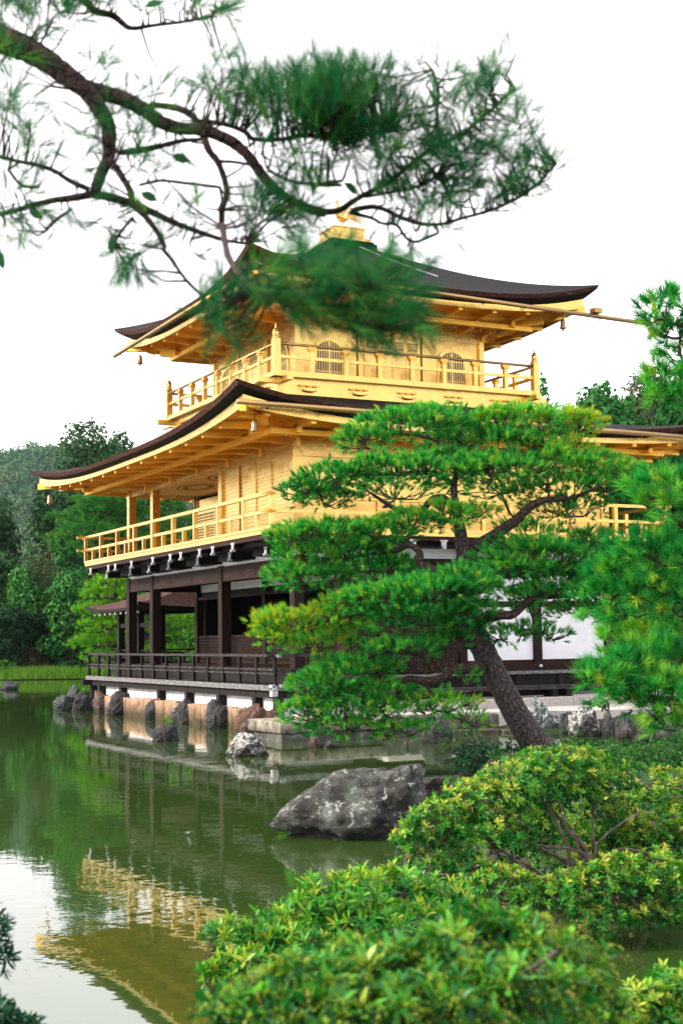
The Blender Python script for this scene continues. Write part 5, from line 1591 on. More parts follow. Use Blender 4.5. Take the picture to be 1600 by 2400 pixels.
BR.append(conv(B_, [(575, 740, 14), (630, 800, 11), (670, 860, 8), (700, 930, 4)], .5102, .03))
BR.append(conv(B_, [(300, 905, 12), (440, 880, 11), (540, 858, 9), (620, 820, 5)], .5102, -.03))
BR.append(conv(A_, [(400, 420, 72), (450, 490, 66), (490, 560, 60), (502, 640, 56), (500, 720, 50), (465, 800, 46), (440, 870, 42), (430, 905, 36)], .5102, -.05))
BR.append(conv(A_, [(440, 890, 32), (330, 910, 28), (250, 920, 24), (160, 940, 22), (80, 965, 20), (0, 985, 18), (-150, 1020, 10)], .5102, -.05))
BR.append(conv(A_, [(430, 890, 36), (520, 910, 34), (620, 940, 32), (700, 975, 28), (800, 1022, 24), (900, 1060, 20), (1020, 1100, 16), (1130, 1120, 10)], .5102, -.05))
BR.append(conv(A_, [(505, 730, 26), (560, 810, 26), (600, 880, 26), (612, 940, 26), (660, 985, 24), (720, 1062, 22), (755, 1130, 20)], .5102, -.08) + conv(C_, [(320, 325, 20), (370, 385, 18), (420, 460, 16), (480, 530, 15), (540, 590, 15), (570, 650, 15), (600, 720, 14), (650, 782, 8)], .4145, -.1))
BR.append(conv(A_, [(550, 700, 24), (640, 692, 26), (740, 670, 22), (830, 648, 18), (925, 640, 14)], .5102, -.03))
BR.append(conv(A_, [(930, 610, 30), (960, 690, 28), (1000, 742, 26), (1030, 820, 24), (1042, 890, 24), (1020, 965, 24), (1020, 1050, 24)], .5102, -.1) + conv(C_, [(655, 190, 30, -.3), (668, 280, 32, -.5), (690, 370, 34, -.7), (740, 450, 32, -.85), (800, 520, 30, -.9), (860, 572, 30, -.9), (940, 600, 28, -.9), (1040, 620, 24, -.9), (1150, 600, 18, -.9), (1280, 540, 12, -.9), (1420, 560, 6, -.9)], .4145, -.1))
BR.append(conv(C_, [(1150, 600, 16, -1), (1260, 660, 12, -1), (1360, 720, 8, -1), (1480, 800, 4, -1)], .4145))
BR.append(conv(A_, [(-200, -120, 60), (250, -60, 40), (380, -5, 34), (440, 50, 30), (520, 72, 26), (580, 120, 22), (620, 130, 18), (700, 117, 14), (800, 106, 12), (870, 95, 10), (970, 75, 6)], .5102, .1))
BR.append(conv(A_, [(900, 560, 26), (1020, 568, 20), (1120, 602, 20), (1170, 640, 18), (1300, 640, 18), (1400, 622, 20), (1560, 640, 20)], .5102, .02) + conv(B_, [(100, 630, 18), (200, 640, 14), (330, 620, 10), (430, 600, 5)], .5102))
BR.append(conv(A_, [(690, 480, 22), (780, 490, 26), (860, 515, 28), (910, 560, 24)], .5102))
BR.append(conv(A_, [(1000, 740, 14), (1080, 745, 12), (1160, 758, 8)], .5102))
BR.append(conv(A_, [(640, 850, 8), (740, 830, 9), (860, 842, 8), (1010, 860, 5)], .5102, -.05))
BR.append(conv(A_, [(1230, 780, 12), (1330, 830, 10), (1430, 846, 9), (1568, 850, 8)], .5102) + conv(B_, [(60, 850, 8), (200, 830, 4)], .5102))
BR.append(conv(A_, [(-120, 700, 12), (0, 720, 14), (80, 740, 15), (180, 760, 17), (260, 790, 18), (320, 830, 19), (410, 870, 22)], .5102, -.06))
BR.append(conv(A_, [(40, 780, 10), (100, 850, 8), (180, 860, 4)], .5102))
BR.append(conv(A_, [(330, 960, 10), (260, 1010, 12), (210, 1062, 6)], .5102))
BR.append(conv(A_, [(610, 1000, 12), (560, 1060, 9), (520, 1120, 5)], .5102))
for k in range(14):
    pass
anchB = []
for i, b_ in enumerate(BR):
    _, q = limb([(p[0], p[1], p[2]*1.2, p[3]) for p in b_], DB, 'trunk' if i == 0 else 'bough', M['near_bark'], ob, n=10, rough=0.09)
    anchB += q
TU = []   # u, v, spread px, count, direction in degrees (90 is up), spread of direction, depth offset
def tu(f, lst, cnt, dirn=90, spd=45, do=0.0, spread=34):
    for p in lst:
        TU.append((*f(p[0], p[1]), spread, cnt, p[2] if len(p) > 2 else dirn, spd, do))
tu(A_, [(40, 60, 130), (100, 140, 80), (190, 140, 60), (330, 50, 70), (400, 20, 80), (300, 90, 60), (250, 40, 100), (160, 60, 110)], 9, do=.1)
tu(A_, [(930, 20, 60), (980, 40, 30), (960, 70, -10), (900, 60, 90), (740, 5, 60), (640, 20, 80), (860, 10, 70), (540, 30, 80), (1040, 10, 30)], 6, do=.1, spread=26)
tu(A_, [(0, 300), (60, 290, 60), (40, 480, 80), (90, 500, 50), (110, 600, 60), (150, 690, 60), (80, 720, 70), (30, 640, 100), (0, 540, 90), (20, 880, 100), (120, 880, 80), (150, 960, -60), (60, 1010, -70), (0, 1070, -60), (10, 990, -80), (100, 990, -60), (30, 220, 120), (180, 800, 70), (30, 420, 90)], 5, do=-.05, spread=26)
tu(A_, [(440, 300, 60), (480, 330, 40), (430, 330, 80), (700, 440, 90), (770, 450, 85), (580, 440, 85), (880, 470, 60)], 3, spread=20)
tu(A_, [(540, 540, 80), (520, 500, 90), (640, 570, 80), (680, 590, 60), (730, 630, 20), (440, 680, 110), (410, 640, 120), (600, 760, 60), (650, 780, 50), (400, 560, 110), (780, 640, -30), (590, 640, 70), (680, 740, 60), (560, 760, 100), (470, 760, 120), (620, 620, 90), (400, 720, 120)], 4, do=-.03, spread=28)
tu(A_, [(1000, 300, 80), (1010, 400, 70), (960, 420, 100), (1080, 380, 60), (1060, 450, 60), (1000, 480, 90), (1090, 300, 50)], 5, spread=24)
tu(A_, [(1150, 420), (1200, 440), (1260, 450), (1180, 530, 80), (1300, 480), (1350, 420), (1400, 440), (1460, 500), (1500, 430), (1540, 520), (1350, 560), (1250, 580), (1440, 600), (1160, 600, 100), (1540, 420, 80), (1100, 520, 100), (1420, 540), (1560, 380), (1480, 560)], 10, spd=32, spread=36)
tu(B_, [(20, 440), (60, 400), (110, 480), (160, 400), (200, 470), (240, 340), (260, 440), (310, 500), (330, 400), (380, 460), (150, 560), (60, 560), (230, 570), (330, 590), (400, 540), (420, 440, 70), (470, 540, 60), (110, 520), (280, 540), (190, 540), (20, 520), (350, 540)], 11, spd=32, spread=38)
tu(B_, [(60, 620), (150, 640), (260, 650), (340, 660), (420, 640), (220, 610), (320, 620)], 9, do=.05, spread=34)
tu(A_, [(1180, 700, 0), (1240, 740, 20), (1320, 700, 30), (1400, 740, 0), (1450, 700, 30), (1530, 720, 10), (1300, 760, -20), (1230, 700, 60)], 4, spd=60, spread=32)
tu(B_, [(30, 700, 20), (100, 720, 0), (180, 680, 30), (250, 720, 10), (300, 700, 20), (380, 690, 30), (440, 680, 50), (470, 600, 60), (520, 620, 50)], 6, spd=60, spread=34)
tu(A_, [(1190, 960, 60), (1240, 940, 70), (1290, 960, 40), (1170, 1020, 90), (1340, 1000, 20), (1390, 900, 60), (1420, 960, -20), (1230, 1010, 20), (1150, 1060, 80), (1300, 1010, 0)], 6, do=-.05, spread=26)
tu(A_, [(530, 1000, -90), (510, 1060, -80), (480, 1010, -110), (600, 1030, -80), (640, 1160, -90), (700, 1130, 20), (830, 1090, -30), (780, 1060, 60), (900, 1000, 70), (930, 970, 80), (330, 950, -90), (300, 1000, -110), (560, 1100, -100), (860, 1120, -20), (720, 980, 80), (800, 980, 70), (590, 1176, -90), (620, 1130, -80), (560, 960, 100), (380, 930, 90)], 3, do=-.05, spread=24)
tu(B_, [(640, 350, 100), (660, 440, 80), (720, 400, 70), (750, 500, 80), (700, 520, 90), (640, 560, 80), (800, 470, 80), (850, 380, 80), (870, 330, 85), (830, 430, 80), (880, 480, 50), (940, 450, 35), (790, 560, 70), (650, 660, 90), (700, 660, 70), (720, 740, 60), (780, 690, 40), (680, 800, 80), (730, 790, 60), (850, 690, 40), (900, 740, 30), (840, 770, 20), (1000, 600, 70), (1030, 560, 60), (970, 640, 60), (1060, 740, 80), (1050, 810, 60), (1090, 760, 70), (1130, 770, 50), (1000, 860, 60), (950, 880, 50), (820, 900, 60), (720, 880, 80), (640, 940, 80), (560, 960, 70), (880, 850, 60), (600, 880, 70), (430, 920, 60), (480, 820, 70), (380, 800, 80), (450, 740, 70), (530, 650, 60), (570, 720, 40), (920, 900, 40), (760, 820, 60), (800, 640, 50), (690, 720, 80), (650, 860, 70), (700, 940, 60), (480, 940, 60)], 6, spd=42, spread=30)
tu(B_, [(620, 760, 60), (660, 700, 70), (740, 690, 40), (500, 900, 60), (560, 870, 70), (620, 980, 60), (760, 940, 60), (850, 920, 60), (400, 860, 60), (330, 860, 80), (960, 800, 50), (900, 640, 40)], 5, spd=50, spread=34)
tu(B_, [(520, 1110, -60), (450, 1050, -80), (560, 1120, 20), (640, 1070, 10), (380, 1020, -60), (330, 960, 60)], 3, spread=20)
tu(C_, [(130, 400, -90), (120, 330, -80), (170, 440, -60), (150, 380, -80)], 4, do=-.1, spread=18)
tu(C_, [(780, 180, 40), (850, 120, 60), (900, 90, 70), (960, 140, 20), (880, 170, 10), (800, 100, 80), (1020, 160, 0)], 4, do=-.05, spread=24)
# nearer bough, more blurred
tu(C_, [(560, 620, 170), (600, 680, 190), (660, 640, 160), (700, 720, -90), (640, 580, 120), (740, 620, 90), (780, 560, 80), (620, 740, -120), (720, 560, 120), (560, 700, 180)], 7, do=-1.0, spread=30, spd=50)
tu(C_, [(850, 500, 70), (900, 450, 60), (960, 420, 60), (1000, 500, 50), (1060, 420, 60), (1120, 380, 70), (1180, 400, 60), (1250, 370, 60), (1220, 460, 40), (1300, 440, 50), (1360, 420, 40), (1420, 440, 30), (1320, 540, 10), (1240, 560, 0), (1160, 520, 20), (1080, 560, 0), (1000, 590, 10), (1420, 540, -10), (1500, 480, 20), (1540, 560, -10), (1480, 620, -20), (1580, 640, -30), (1360, 640, -20), (1280, 660, -30), (1560, 720, -40), (1460, 720, -40), (1380, 740, -40), (1180, 640, -20), (1120, 470, 40), (940, 520, 60), (1620, 560, 0), (1640, 480, 20), (1560, 420, 30), (1450, 360, 40), (1680, 620, -10), (1700, 700, -20)], 11, do=-1.0, spread=34, spd=40)
Ps, Ds, Tn = [], [], []
for (u, v, spread, cnt, dirn, spd, do) in TU:
    cnt = int(cnt*(.85 if do < -.5 else 1.02)+.5)
    for k in range(cnt):
        uu, vv = u + rng.normal(0, spread*.75), v + rng.normal(0, spread*.6)
        d_ = DB + do + rng.normal(0, 0.10)
        if do < -.5: vv += 14
        a = R((dirn if do > -.5 else dirn*.45-12) + rng.normal(0, spd))
        dv = CX*math.cos(a) + CY*math.sin(a) + FW*rng.normal(0, .45)
        Ps.append(at(uu, vv, d_)); Ds.append(dv); Tn.append(np.clip(.5 + rng.normal(0, .22), 0, 1))
Ps, Ds, Tn = np.array(Ps), unit(np.array(Ds)), np.array(Tn)
near = ((Ps-CAMP)@FW) < 2.9
V1, T1 = needles(Ps[~near], Ds[~near], 26, 0.082, 0.0013, 0.045, Tn[~near], ang=(0.2, 0.85))
V2, T2 = needles(Ps[near], Ds[near], 24, 0.056, 0.0013, 0.035, Tn[near], ang=(0.2, 0.9))
np_mesh('crown', np.concatenate([V1, V2]), 3, LM['pine_dark'], ob, np.concatenate([T1, T2]))
mb = MB()
sel = rng.random(len(Ps)) < 0.55
twigs(mb, anchB, [p for p, s in zip(Ps, sel) if s], 0.0035, 0.02)
tag(mb.build('twigs', M['near_bark'], ob), kind='stuff')
# the few broad leaves caught on the boughs
pl_ = [A_(515, 1120), A_(825, 725), A_(680, 900), A_(160, 975), B_(235, 860), A_(700, 20), A_(5, 1190)]
dl = [-95, -20, -25, -40, -40, 20, -80]
P = np.array([at(u, v, DB-.05) for u, v in pl_]); D = np.array([CX*math.cos(R(a))+CY*math.sin(R(a)) for a in dl])
P = P - D*0.02
V, T = leaves(P, D, np.tile(-FW, (len(P), 1))+rng.normal(0, .4, (len(P), 3)), np.full(len(P), .045), np.full(len(P), .026), np.full(len(P), .7))
for i in range(len(V)): np_mesh('broad_leaf', V[i:i+1], 6, LM['dshrub'], ob, T[i:i+1])

# ------------------------------------------------------------------ shrubs
def shrub(name, label, lobes, dep, matl, leaf, width, per, dens, tone, base_uv, stems, tassel=0, tas_len=0.09, tas_tone=.5, group=None, openness=(.5, 1.25), wood=None, tones_top=.25, stem_r=.014, down=False):
    """lobes: (u, v, ru, rv, depth offset) in photo pixels"""
    root = empty(name, tuple(at(base_uv[0], base_uv[1], dep)), label, 'shrub', group)
    Vs, tips, cs, tas = [], [], [], []
    for (u, v, ru, rv, do) in lobes:
        d = dep+do
        c = at(u, v, d); a = ru*d/FPX; h = rv*d/FPX; bd = max(min(a, h)*1.0, a*.55)
        n = int(dens*ru*rv/1000)
        q = unit(rng.normal(size=(n*2, 3)))
        q = q[(q[:, 2] > -0.35) | (rng.random(len(q)) < .25)][:n]
        sd_ = rng.random(3)*40
        lump = np.array([noise.noise((p[0]*2.2+sd_[0], p[1]*2.2+sd_[1], p[2]*2.2+sd_[2])) for p in q])
        rr = (1+.25*lump)*(1-.48*rng.random(len(q))**1.6)*np.where(rng.random(len(q)) < .10, rng.uniform(1.05, 1.28, len(q)), 1)
        P = c + (q[:, :1]*rr[:, None]*a)*np.array([RTH[0], RTH[1], 0]) + (q[:, 1:2]*rr[:, None]*bd)*np.array([FWH[0], FWH[1], 0]) + (q[:, 2:]*rr[:, None]*h)*np.array([0, 0, 1])
        nw = q[:, :1]*np.array([RTH[0], RTH[1], 0]) + q[:, 1:2]*np.array([FWH[0], FWH[1], 0]) + q[:, 2:]*np.array([0, 0, 1])
        D = unit(nw*.8 + np.array([0, 0, .55]) + rng.normal(0, .28, P.shape))
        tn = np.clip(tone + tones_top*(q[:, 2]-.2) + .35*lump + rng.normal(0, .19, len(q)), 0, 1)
        Vs.append(rosettes(P, D, per, leaf, width, tn, openness))
        tips += [P[j] for j in rng.choice(len(P), min(len(P), 6+len(P)//9), replace=False)]
        cs.append(c - np.array([0, 0, h*.35]))
        if tassel:
            k = np.where(q[:, 2] > -.1)[0]
            k = k[rng.random(len(k)) < tassel]
            tas += [(P[j], D[j]) for j in k]
    V, T = cat(Vs)
    np_mesh('leaves', V, 6, LM[matl], root, T)
    base = at(base_uv[0], base_uv[1], dep)
    an = []
    for i in range(stems):
        c = cs[i % len(cs)]
        b0 = base + np.array([*(RTH*rng.normal(0, .12)), 0]) + np.array([*(FWH*rng.normal(0, .1)), 0])
        m1 = b0 + (c-b0)*.4 + rng.normal(0, .08, 3); m2 = b0 + (c-b0)*.75 + rng.normal(0, .09, 3)
        pth = smooth_path([b0, m1, m2, c + rng.normal(0, .06, 3)], 4)
        MB().tube(pth, list(np.linspace(stem_r*1.6, stem_r*.6, len(pth))), 7, .1).build('stem', wood or M['shrub_wood'], root, smooth=True)
        an += pth
    mb = MB(); twigs(mb, an, tips if dep > 4.3 or dep < 3 else tips[:0] or [c + np.array([0, 0, .02]) for c in cs], stem_r*.4, -.05)
    tag(mb.build('twigs', wood or M['shrub_wood'], root), kind='stuff')
    if tas:
        TV, TT = [], []
        for p, d in tas:
            for s in range(rng.integers(4, 8)):
                dd_ = unit(d*.8 + rng.normal(0, .55, 3) + np.array([0, 0, .45]))
                tl = tas_len*rng.uniform(.6, 1.15)
                m = 14
                t_ = np.linspace(0, 1, m)
                pp = p + dd_*(t_*tl)[:, None] - np.array([0, 0, 1.0])*(t_**2*tl*(.75 if not down else 1.3))[:, None]
                sz = tl*.075*(1-.5*t_)
                o1 = unit(rng.normal(size=(m, 3))); o2 = unit(rng.normal(size=(m, 3)))
                TV.append(np.stack([pp-o1*sz[:, None]*.6, pp-o2*sz[:, None]*.6, pp+o1*sz[:, None]*.6, pp+o2*sz[:, None]*.6], 1))
                TT.append(np.full(m, np.clip(tas_tone + rng.normal(0, .22), 0, 1)))
        np_mesh('flower_tassels', np.concatenate(TV), 4, LM['tassel'], root, np.concatenate(TT))
    return root, an

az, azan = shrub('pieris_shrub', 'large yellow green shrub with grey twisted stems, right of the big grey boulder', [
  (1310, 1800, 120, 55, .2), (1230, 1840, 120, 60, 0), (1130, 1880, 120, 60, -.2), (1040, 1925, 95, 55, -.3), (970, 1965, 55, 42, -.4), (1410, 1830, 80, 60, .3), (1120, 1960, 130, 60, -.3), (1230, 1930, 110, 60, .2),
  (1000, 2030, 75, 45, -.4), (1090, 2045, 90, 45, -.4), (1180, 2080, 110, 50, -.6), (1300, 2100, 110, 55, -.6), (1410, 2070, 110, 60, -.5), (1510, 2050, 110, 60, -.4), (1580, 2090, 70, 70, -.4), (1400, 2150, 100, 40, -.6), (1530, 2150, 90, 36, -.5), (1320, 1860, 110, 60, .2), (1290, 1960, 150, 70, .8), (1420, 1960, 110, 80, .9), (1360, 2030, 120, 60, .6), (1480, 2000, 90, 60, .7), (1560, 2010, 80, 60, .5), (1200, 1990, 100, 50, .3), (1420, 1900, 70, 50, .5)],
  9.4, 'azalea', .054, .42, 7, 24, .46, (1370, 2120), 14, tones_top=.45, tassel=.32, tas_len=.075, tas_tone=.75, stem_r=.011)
az2, _ = shrub('pieris_shrub', 'yellow green shrub with pale orange sprigs at the right edge, behind the twisted stems', [
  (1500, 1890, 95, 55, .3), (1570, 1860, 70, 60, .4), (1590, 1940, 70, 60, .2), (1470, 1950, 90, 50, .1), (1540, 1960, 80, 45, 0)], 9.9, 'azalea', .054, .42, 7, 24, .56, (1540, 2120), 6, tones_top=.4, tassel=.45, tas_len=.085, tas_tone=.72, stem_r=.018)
# the grey twisted stems that show through its side
for lm in ([(1380, 2080, 26), (1370, 2010, 22), (1340, 1990, 19), (1280, 1985, 16), (1230, 1975, 12), (1150, 1970, 8)], [(1365, 2020, 20), (1340, 1960, 16), (1320, 1920, 12), (1310, 1860, 8)], [(1390, 2040, 22), (1430, 2000, 18), (1470, 1990, 15), (1540, 2010, 11), (1590, 2025, 8)], [(1360, 2050, 16), (1270, 2060, 12), (1200, 2045, 9), (1120, 2020, 6)], [(1380, 2040, 18), (1400, 1980, 14), (1440, 1940, 10), (1500, 1900, 6)], [(1400, 2080, 16), (1440, 2120, 12), (1500, 2160, 8)], [(1370, 2070, 16), (1330, 2110, 12), (1300, 2160, 9), (1290, 2200, 6)]):
    limb([(q[0], q[1], q[2]*.42, -.15) for q in lm], 9.4, 'stem', M['shrub_wood'], az, n=8, rough=.12, wig=.006)

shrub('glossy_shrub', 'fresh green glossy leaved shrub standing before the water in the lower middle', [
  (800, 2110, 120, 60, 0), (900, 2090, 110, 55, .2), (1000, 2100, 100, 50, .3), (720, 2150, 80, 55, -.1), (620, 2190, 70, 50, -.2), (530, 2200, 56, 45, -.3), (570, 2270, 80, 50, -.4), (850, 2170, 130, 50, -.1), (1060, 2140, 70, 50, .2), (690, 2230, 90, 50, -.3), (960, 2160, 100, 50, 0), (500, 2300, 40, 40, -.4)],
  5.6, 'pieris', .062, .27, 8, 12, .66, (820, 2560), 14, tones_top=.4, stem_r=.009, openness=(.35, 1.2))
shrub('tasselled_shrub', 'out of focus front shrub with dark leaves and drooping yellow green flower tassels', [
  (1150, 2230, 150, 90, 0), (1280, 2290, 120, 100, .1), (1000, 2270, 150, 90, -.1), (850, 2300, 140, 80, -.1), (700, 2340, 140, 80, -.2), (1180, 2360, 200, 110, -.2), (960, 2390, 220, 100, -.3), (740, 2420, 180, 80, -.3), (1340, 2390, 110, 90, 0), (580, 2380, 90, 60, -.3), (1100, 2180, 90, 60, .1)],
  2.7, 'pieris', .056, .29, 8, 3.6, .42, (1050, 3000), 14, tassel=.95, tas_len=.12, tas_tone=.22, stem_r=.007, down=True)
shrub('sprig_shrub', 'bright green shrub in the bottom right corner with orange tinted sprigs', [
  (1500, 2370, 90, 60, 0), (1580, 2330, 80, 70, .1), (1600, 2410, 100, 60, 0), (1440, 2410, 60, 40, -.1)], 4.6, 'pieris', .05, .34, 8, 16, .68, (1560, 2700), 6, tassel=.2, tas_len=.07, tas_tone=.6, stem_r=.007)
shrub('water_shrub', 'dark drooping plant cut by the left edge of the picture, upper of two', [(-10, 2200, 36, 50, 0), (10, 2240, 26, 40, 0), (-40, 2180, 60, 60, 0)], 4.2, 'dshrub', .05, .22, 8, 9, .5, (-60, 2290), 2, stem_r=.003, openness=(.5, 1.5))
shrub('water_shrub', 'dark leafy plant in the bottom left corner of the picture', [(10, 2390, 50, 40, 0), (70, 2410, 30, 24, 0), (-40, 2390, 70, 50, 0)], 3.9, 'dshrub', .05, .24, 8, 12, .6, (-30, 2520), 2, stem_r=.003)
shrub('round_shrub', 'small dark green rounded shrub left of the pine trunk\'s foot', [(1130, 1785, 66, 42, 0), (1090, 1800, 40, 36, -.1), (1180, 1790, 60, 40, .1), (1200, 1760, 40, 28, .2), (1110, 1760, 50, 24, .2)], 20.0, 'dshrub', .055, .42, 8, 60, .45, (1135, 1835), 6, stem_r=.014)
shrub('mixed_shrub', 'small leafy plant with red tipped leaves above the dark rounded shrub', [(1080, 1725, 50, 26, 0), (1110, 1700, 36, 18, .1), (1060, 1745, 30, 20, 0)], 20.6, 'azalea', .05, .4, 7, 26, .35, (1090, 1800), 4, stem_r=.008)
shrub('low_hedge', 'low spreading dark green groundcover shrub behind the yellow green shrubs at right', [(1390, 1775, 70, 30, .3), (1470, 1790, 90, 44, 0), (1560, 1790, 90, 50, 0), (1440, 1820, 80, 50, -.5), (1540, 1840, 90, 56, -.8), (1350, 1750, 40, 22, .4), (1600, 1760, 60, 46, .3), (1590, 1880, 60, 60, -1)], 18.0, 'mid', .035, .5, 8, 110, .55, (1490, 1850), 8, stem_r=.010)
shrub('clipped_sapling', 'small dark sapling on the court edge above the speckled rock', [(1385, 1648, 22, 10, 0), (1415, 1652, 24, 8, 0)], 28.5, 'dshrub', .06, .5, 6, 90, .3, (1420, 1668), 3, stem_r=.014)
# weeds at the foot of the stones
WP, WD = [], []
for (u, v, n, s) in ((355, 1668, 34, 12), (315, 1665, 20, 10), (395, 1672, 20, 8), (205, 1646, 22, 9), (240, 1655, 14, 7), (445, 1682, 16, 6), (462, 1690, 12, 5), (545, 1700, 18, 8), (532, 1698, 10, 5), (612, 1722, 16, 6), (680, 1728, 12, 6), (395, 1690, 12, 6), (196, 1620, 10, 5), (1345, 1720, 10, 8), (1440, 1700, 12, 10)):
    for k in range(n):
        p = on_z(u+rng.normal(0, s), v+rng.normal(0, 3), .10); p[2] += rng.random()*.12
        WP.append(p - np.array([*(FWH*.12), 0])); WD.append([rng.normal(0, .5), rng.normal(0, .5), 1])
V, T = rosettes(np.array(WP), np.array(WD), 7, .08, .35, np.clip(rng.normal(.55, .2, len(WP)), 0, 1))
tag(np_mesh('waterside_weeds', V, 6, LM['azalea'], None, T), 'small bright green weeds growing along the waterline stones', 'weeds', kind='stuff')

# ------------------------------------------------------------------ background trees
def bg_tree(name, label, u, vtop, wpx, dep, matl, vbase=None, leaf=.34, dens=26, lobes=16, tone=.5, group='trees on the far shore', trunk=True, shape=1.0):
    top = at(u, vtop, dep)
    x0, y0 = float(top[0]), float(top[1])
    zb = 0.4 if vbase is None else max(.3, float(at(u, vbase, dep)[2]))
    H = float(top[2])-zb; Wd = wpx*dep/FPX/2
    root = empty(name, (x0, y0, zb), label, 'tree', group)
    Lb = []
    for i in range(lobes):
        t = i/(lobes-1)
        zz = zb + H*(.16+.72*t) if trunk else zb + H*(.1+.7*t)
        prof = math.sin(math.pi*min(1, .28+.66*t**shape))**.7
        a = rng.uniform(0, 6.28); rr = Wd*prof*rng.uniform(.25, .78)
        s = Wd*rng.uniform(.30, .50)*(1.1-.35*t)
        Lb.append((x0+rr*math.cos(a), y0+rr*math.sin(a)*.8, zz, s, s, min(s*rng.uniform(.6, .85), H*.2)))
    Lb.append((x0, y0, zb+H*.86, Wd*.42, Wd*.42, H*.14))
    for k in range(4): Lb.append((x0+Wd*rng.uniform(-.6, .6), y0+Wd*rng.uniform(-.3, .3), zb+H*rng.uniform(.70, .82), Wd*.34, Wd*.34, H*.12))
    Lb.append((x0, y0, zb+H*.5, Wd*.62, Wd*.55, H*.34))
    V, T = blob_leaves(Lb, dens, leaf, tone)
    np_mesh('crown', V, 4, LM[matl], root, T)
    mb = MB(); mb.tube([(x0, y0, zb-.5), (x0+.1*Wd*.3, y0, zb+H*.3), (x0, y0, zb+H*.8)], [H*.028+.05, H*.02+.04, .04], 8, .08)
    for k in range(6):
        l_ = Lb[int(rng.integers(0, lobes))]
        zz = zb+H*rng.uniform(.2, .5)
        mb.tube([(x0, y0, zz), ((x0+l_[0])/2, (y0+l_[1])/2, (zz+l_[2])/2+.2), l_[:3]], [H*.012+.02, H*.008+.015, .02], 5)
    mb.build('trunk', M['twig'], root, smooth=True)
    return root

def pad_tree(name, label, u, vbase, dep, pads, matl, nl=.22, w=.016, per=16, tn=.5, trunk=None, group='trees on the far shore', mul=1.0, bark_='limb_bark', tr_w=14):
    base = at(u, vbase, dep)
    root = empty(name, tuple(base), label, 'tree', group)
    Vs, Ts = [], []
    pts = trunk or [(u, vbase, tr_w*1.6), (u, (vbase+pads[0][1])/2, tr_w), (pads[0][0], pads[0][1]+5, tr_w*.5)]
    _, tp = limb(pts, dep, 'trunk', M[bark_], root, n=8)
    tips = []
    for i, (x, y, rx, ry, do, n) in enumerate(pads):
        P, D, c, low = pad_pts(x, y, rx, ry, dep+do, int(n*mul), seed=i+int(u), under=.2)
        V, T = needles(P, D, per, nl, w, nl*.6, np.clip(tn + rng.normal(0, .05) + rng.normal(0, .15, len(P)), 0, 1))
        Vs.append(V); Ts.append(T); tips.append(c - np.array([0, 0, .2*ry*dep/FPX]))
        tips += [P[j] for j in rng.choice(len(P), 3)]
    np_mesh('crown', np.concatenate(Vs), 3, LM[matl], root, np.concatenate(Ts))
    mb = MB(); twigs(mb, tp, tips, .06 if dep > 40 else .03, .02)
    tag(mb.build('twigs', M['twig'], root), kind='stuff')
    return root

bg_tree('evergreen_tree', 'tall dark rounded evergreen whose top meets the sky left of the lower roof', 200, 985, 300, 96, 'broad', leaf=.36, lobes=22, tone=.6)
bg_tree('evergreen_tree', 'dark evergreen top showing against the sky just under the lower roof edge', 285, 1010, 170, 101, 'broad', leaf=.36, tone=.55)
bg_tree('evergreen_tree', 'dark tree at the left picture edge below the hill', 5, 1165, 150, 98, 'broad', leaf=.36, tone=.45)
bg_tree('evergreen_tree', 'dark evergreen below the hanging left roof tip', 105, 1130, 150, 93, 'broad', leaf=.34, tone=.4)
bg_tree('conifer_tree', 'blue green conifer left of the layered pine behind the balcony', 160, 1195, 150, 86, 'pine_far', leaf=.30, dens=34, tone=.22)
bg_tree('evergreen_tree', 'dark tree filling the gap between the gilt pillars', 400, 1150, 190, 99, 'broad', leaf=.34, tone=.75)
bg_tree('broadleaf_tree', 'olive tree right behind the second storey porch', 455, 1175, 90, 90, 'olive', leaf=.3, tone=.3)
bg_tree('broadleaf_tree', 'dark green tree low at the left picture edge', 10, 1290, 150, 88, 'broad', leaf=.32, tone=.5)
bg_tree('bare_tree', 'thin greyish tree with sparse leaves between dark trees at left', 105, 1265, 120, 84, 'olive', leaf=.22, dens=14, tone=.35)
bg_tree('autumn_tree', 'rust tinted tree beside the sparse greyish tree', 185, 1215, 90, 87, 'rust', leaf=.28, dens=16, tone=.3)
bg_tree('broadleaf_tree', 'rounded mid green tree low behind the left end of the balcony', 165, 1335, 180, 82.5, 'mid', leaf=.28, dens=30, tone=.5)
bg_tree('broadleaf_tree', 'bushy green tree at the left edge above the reeds', 55, 1325, 150, 83.5, 'mid', leaf=.28, dens=30, tone=.55)
bg_tree('evergreen_tree', 'black green shaded tree low behind the reeds at left', 25, 1420, 200, 82, 'broad', leaf=.28, dens=30, tone=.15)
bg_tree('evergreen_tree', 'shaded dark tree between the reeds and the lime pine', 140, 1410, 150, 84, 'broad', leaf=.28, dens=30, tone=.1)
bg_tree('broadleaf_tree', 'green tree seen through the first storey behind the fishing porch', 395, 1330, 230, 86, 'mid', leaf=.30, dens=28, tone=.7)
bg_tree('broadleaf_tree', 'light green tree seen low between the veranda pillars', 470, 1400, 180, 83, 'mid', leaf=.28, dens=30, tone=.85)
bg_tree('broadleaf_tree', 'tall green tree behind the layered pine and the gilt pillars', 300, 1160, 170, 92, 'mid', leaf=.32, dens=24, tone=.15)
def low_bush(u, vt, w, label, matl, tone, dep=80.3):
    return bg_tree('low_bush', label, u, vt, w, dep, matl, leaf=.18, dens=60, lobes=8, tone=tone, trunk=False, group='bushes on the far bank')
low_bush(172, 1548, 80, 'low dark bush on the bank behind the reeds', 'broad', .4)
low_bush(10, 1545, 70, 'bright green bush at the left edge beside the reeds', 'mid', .9)
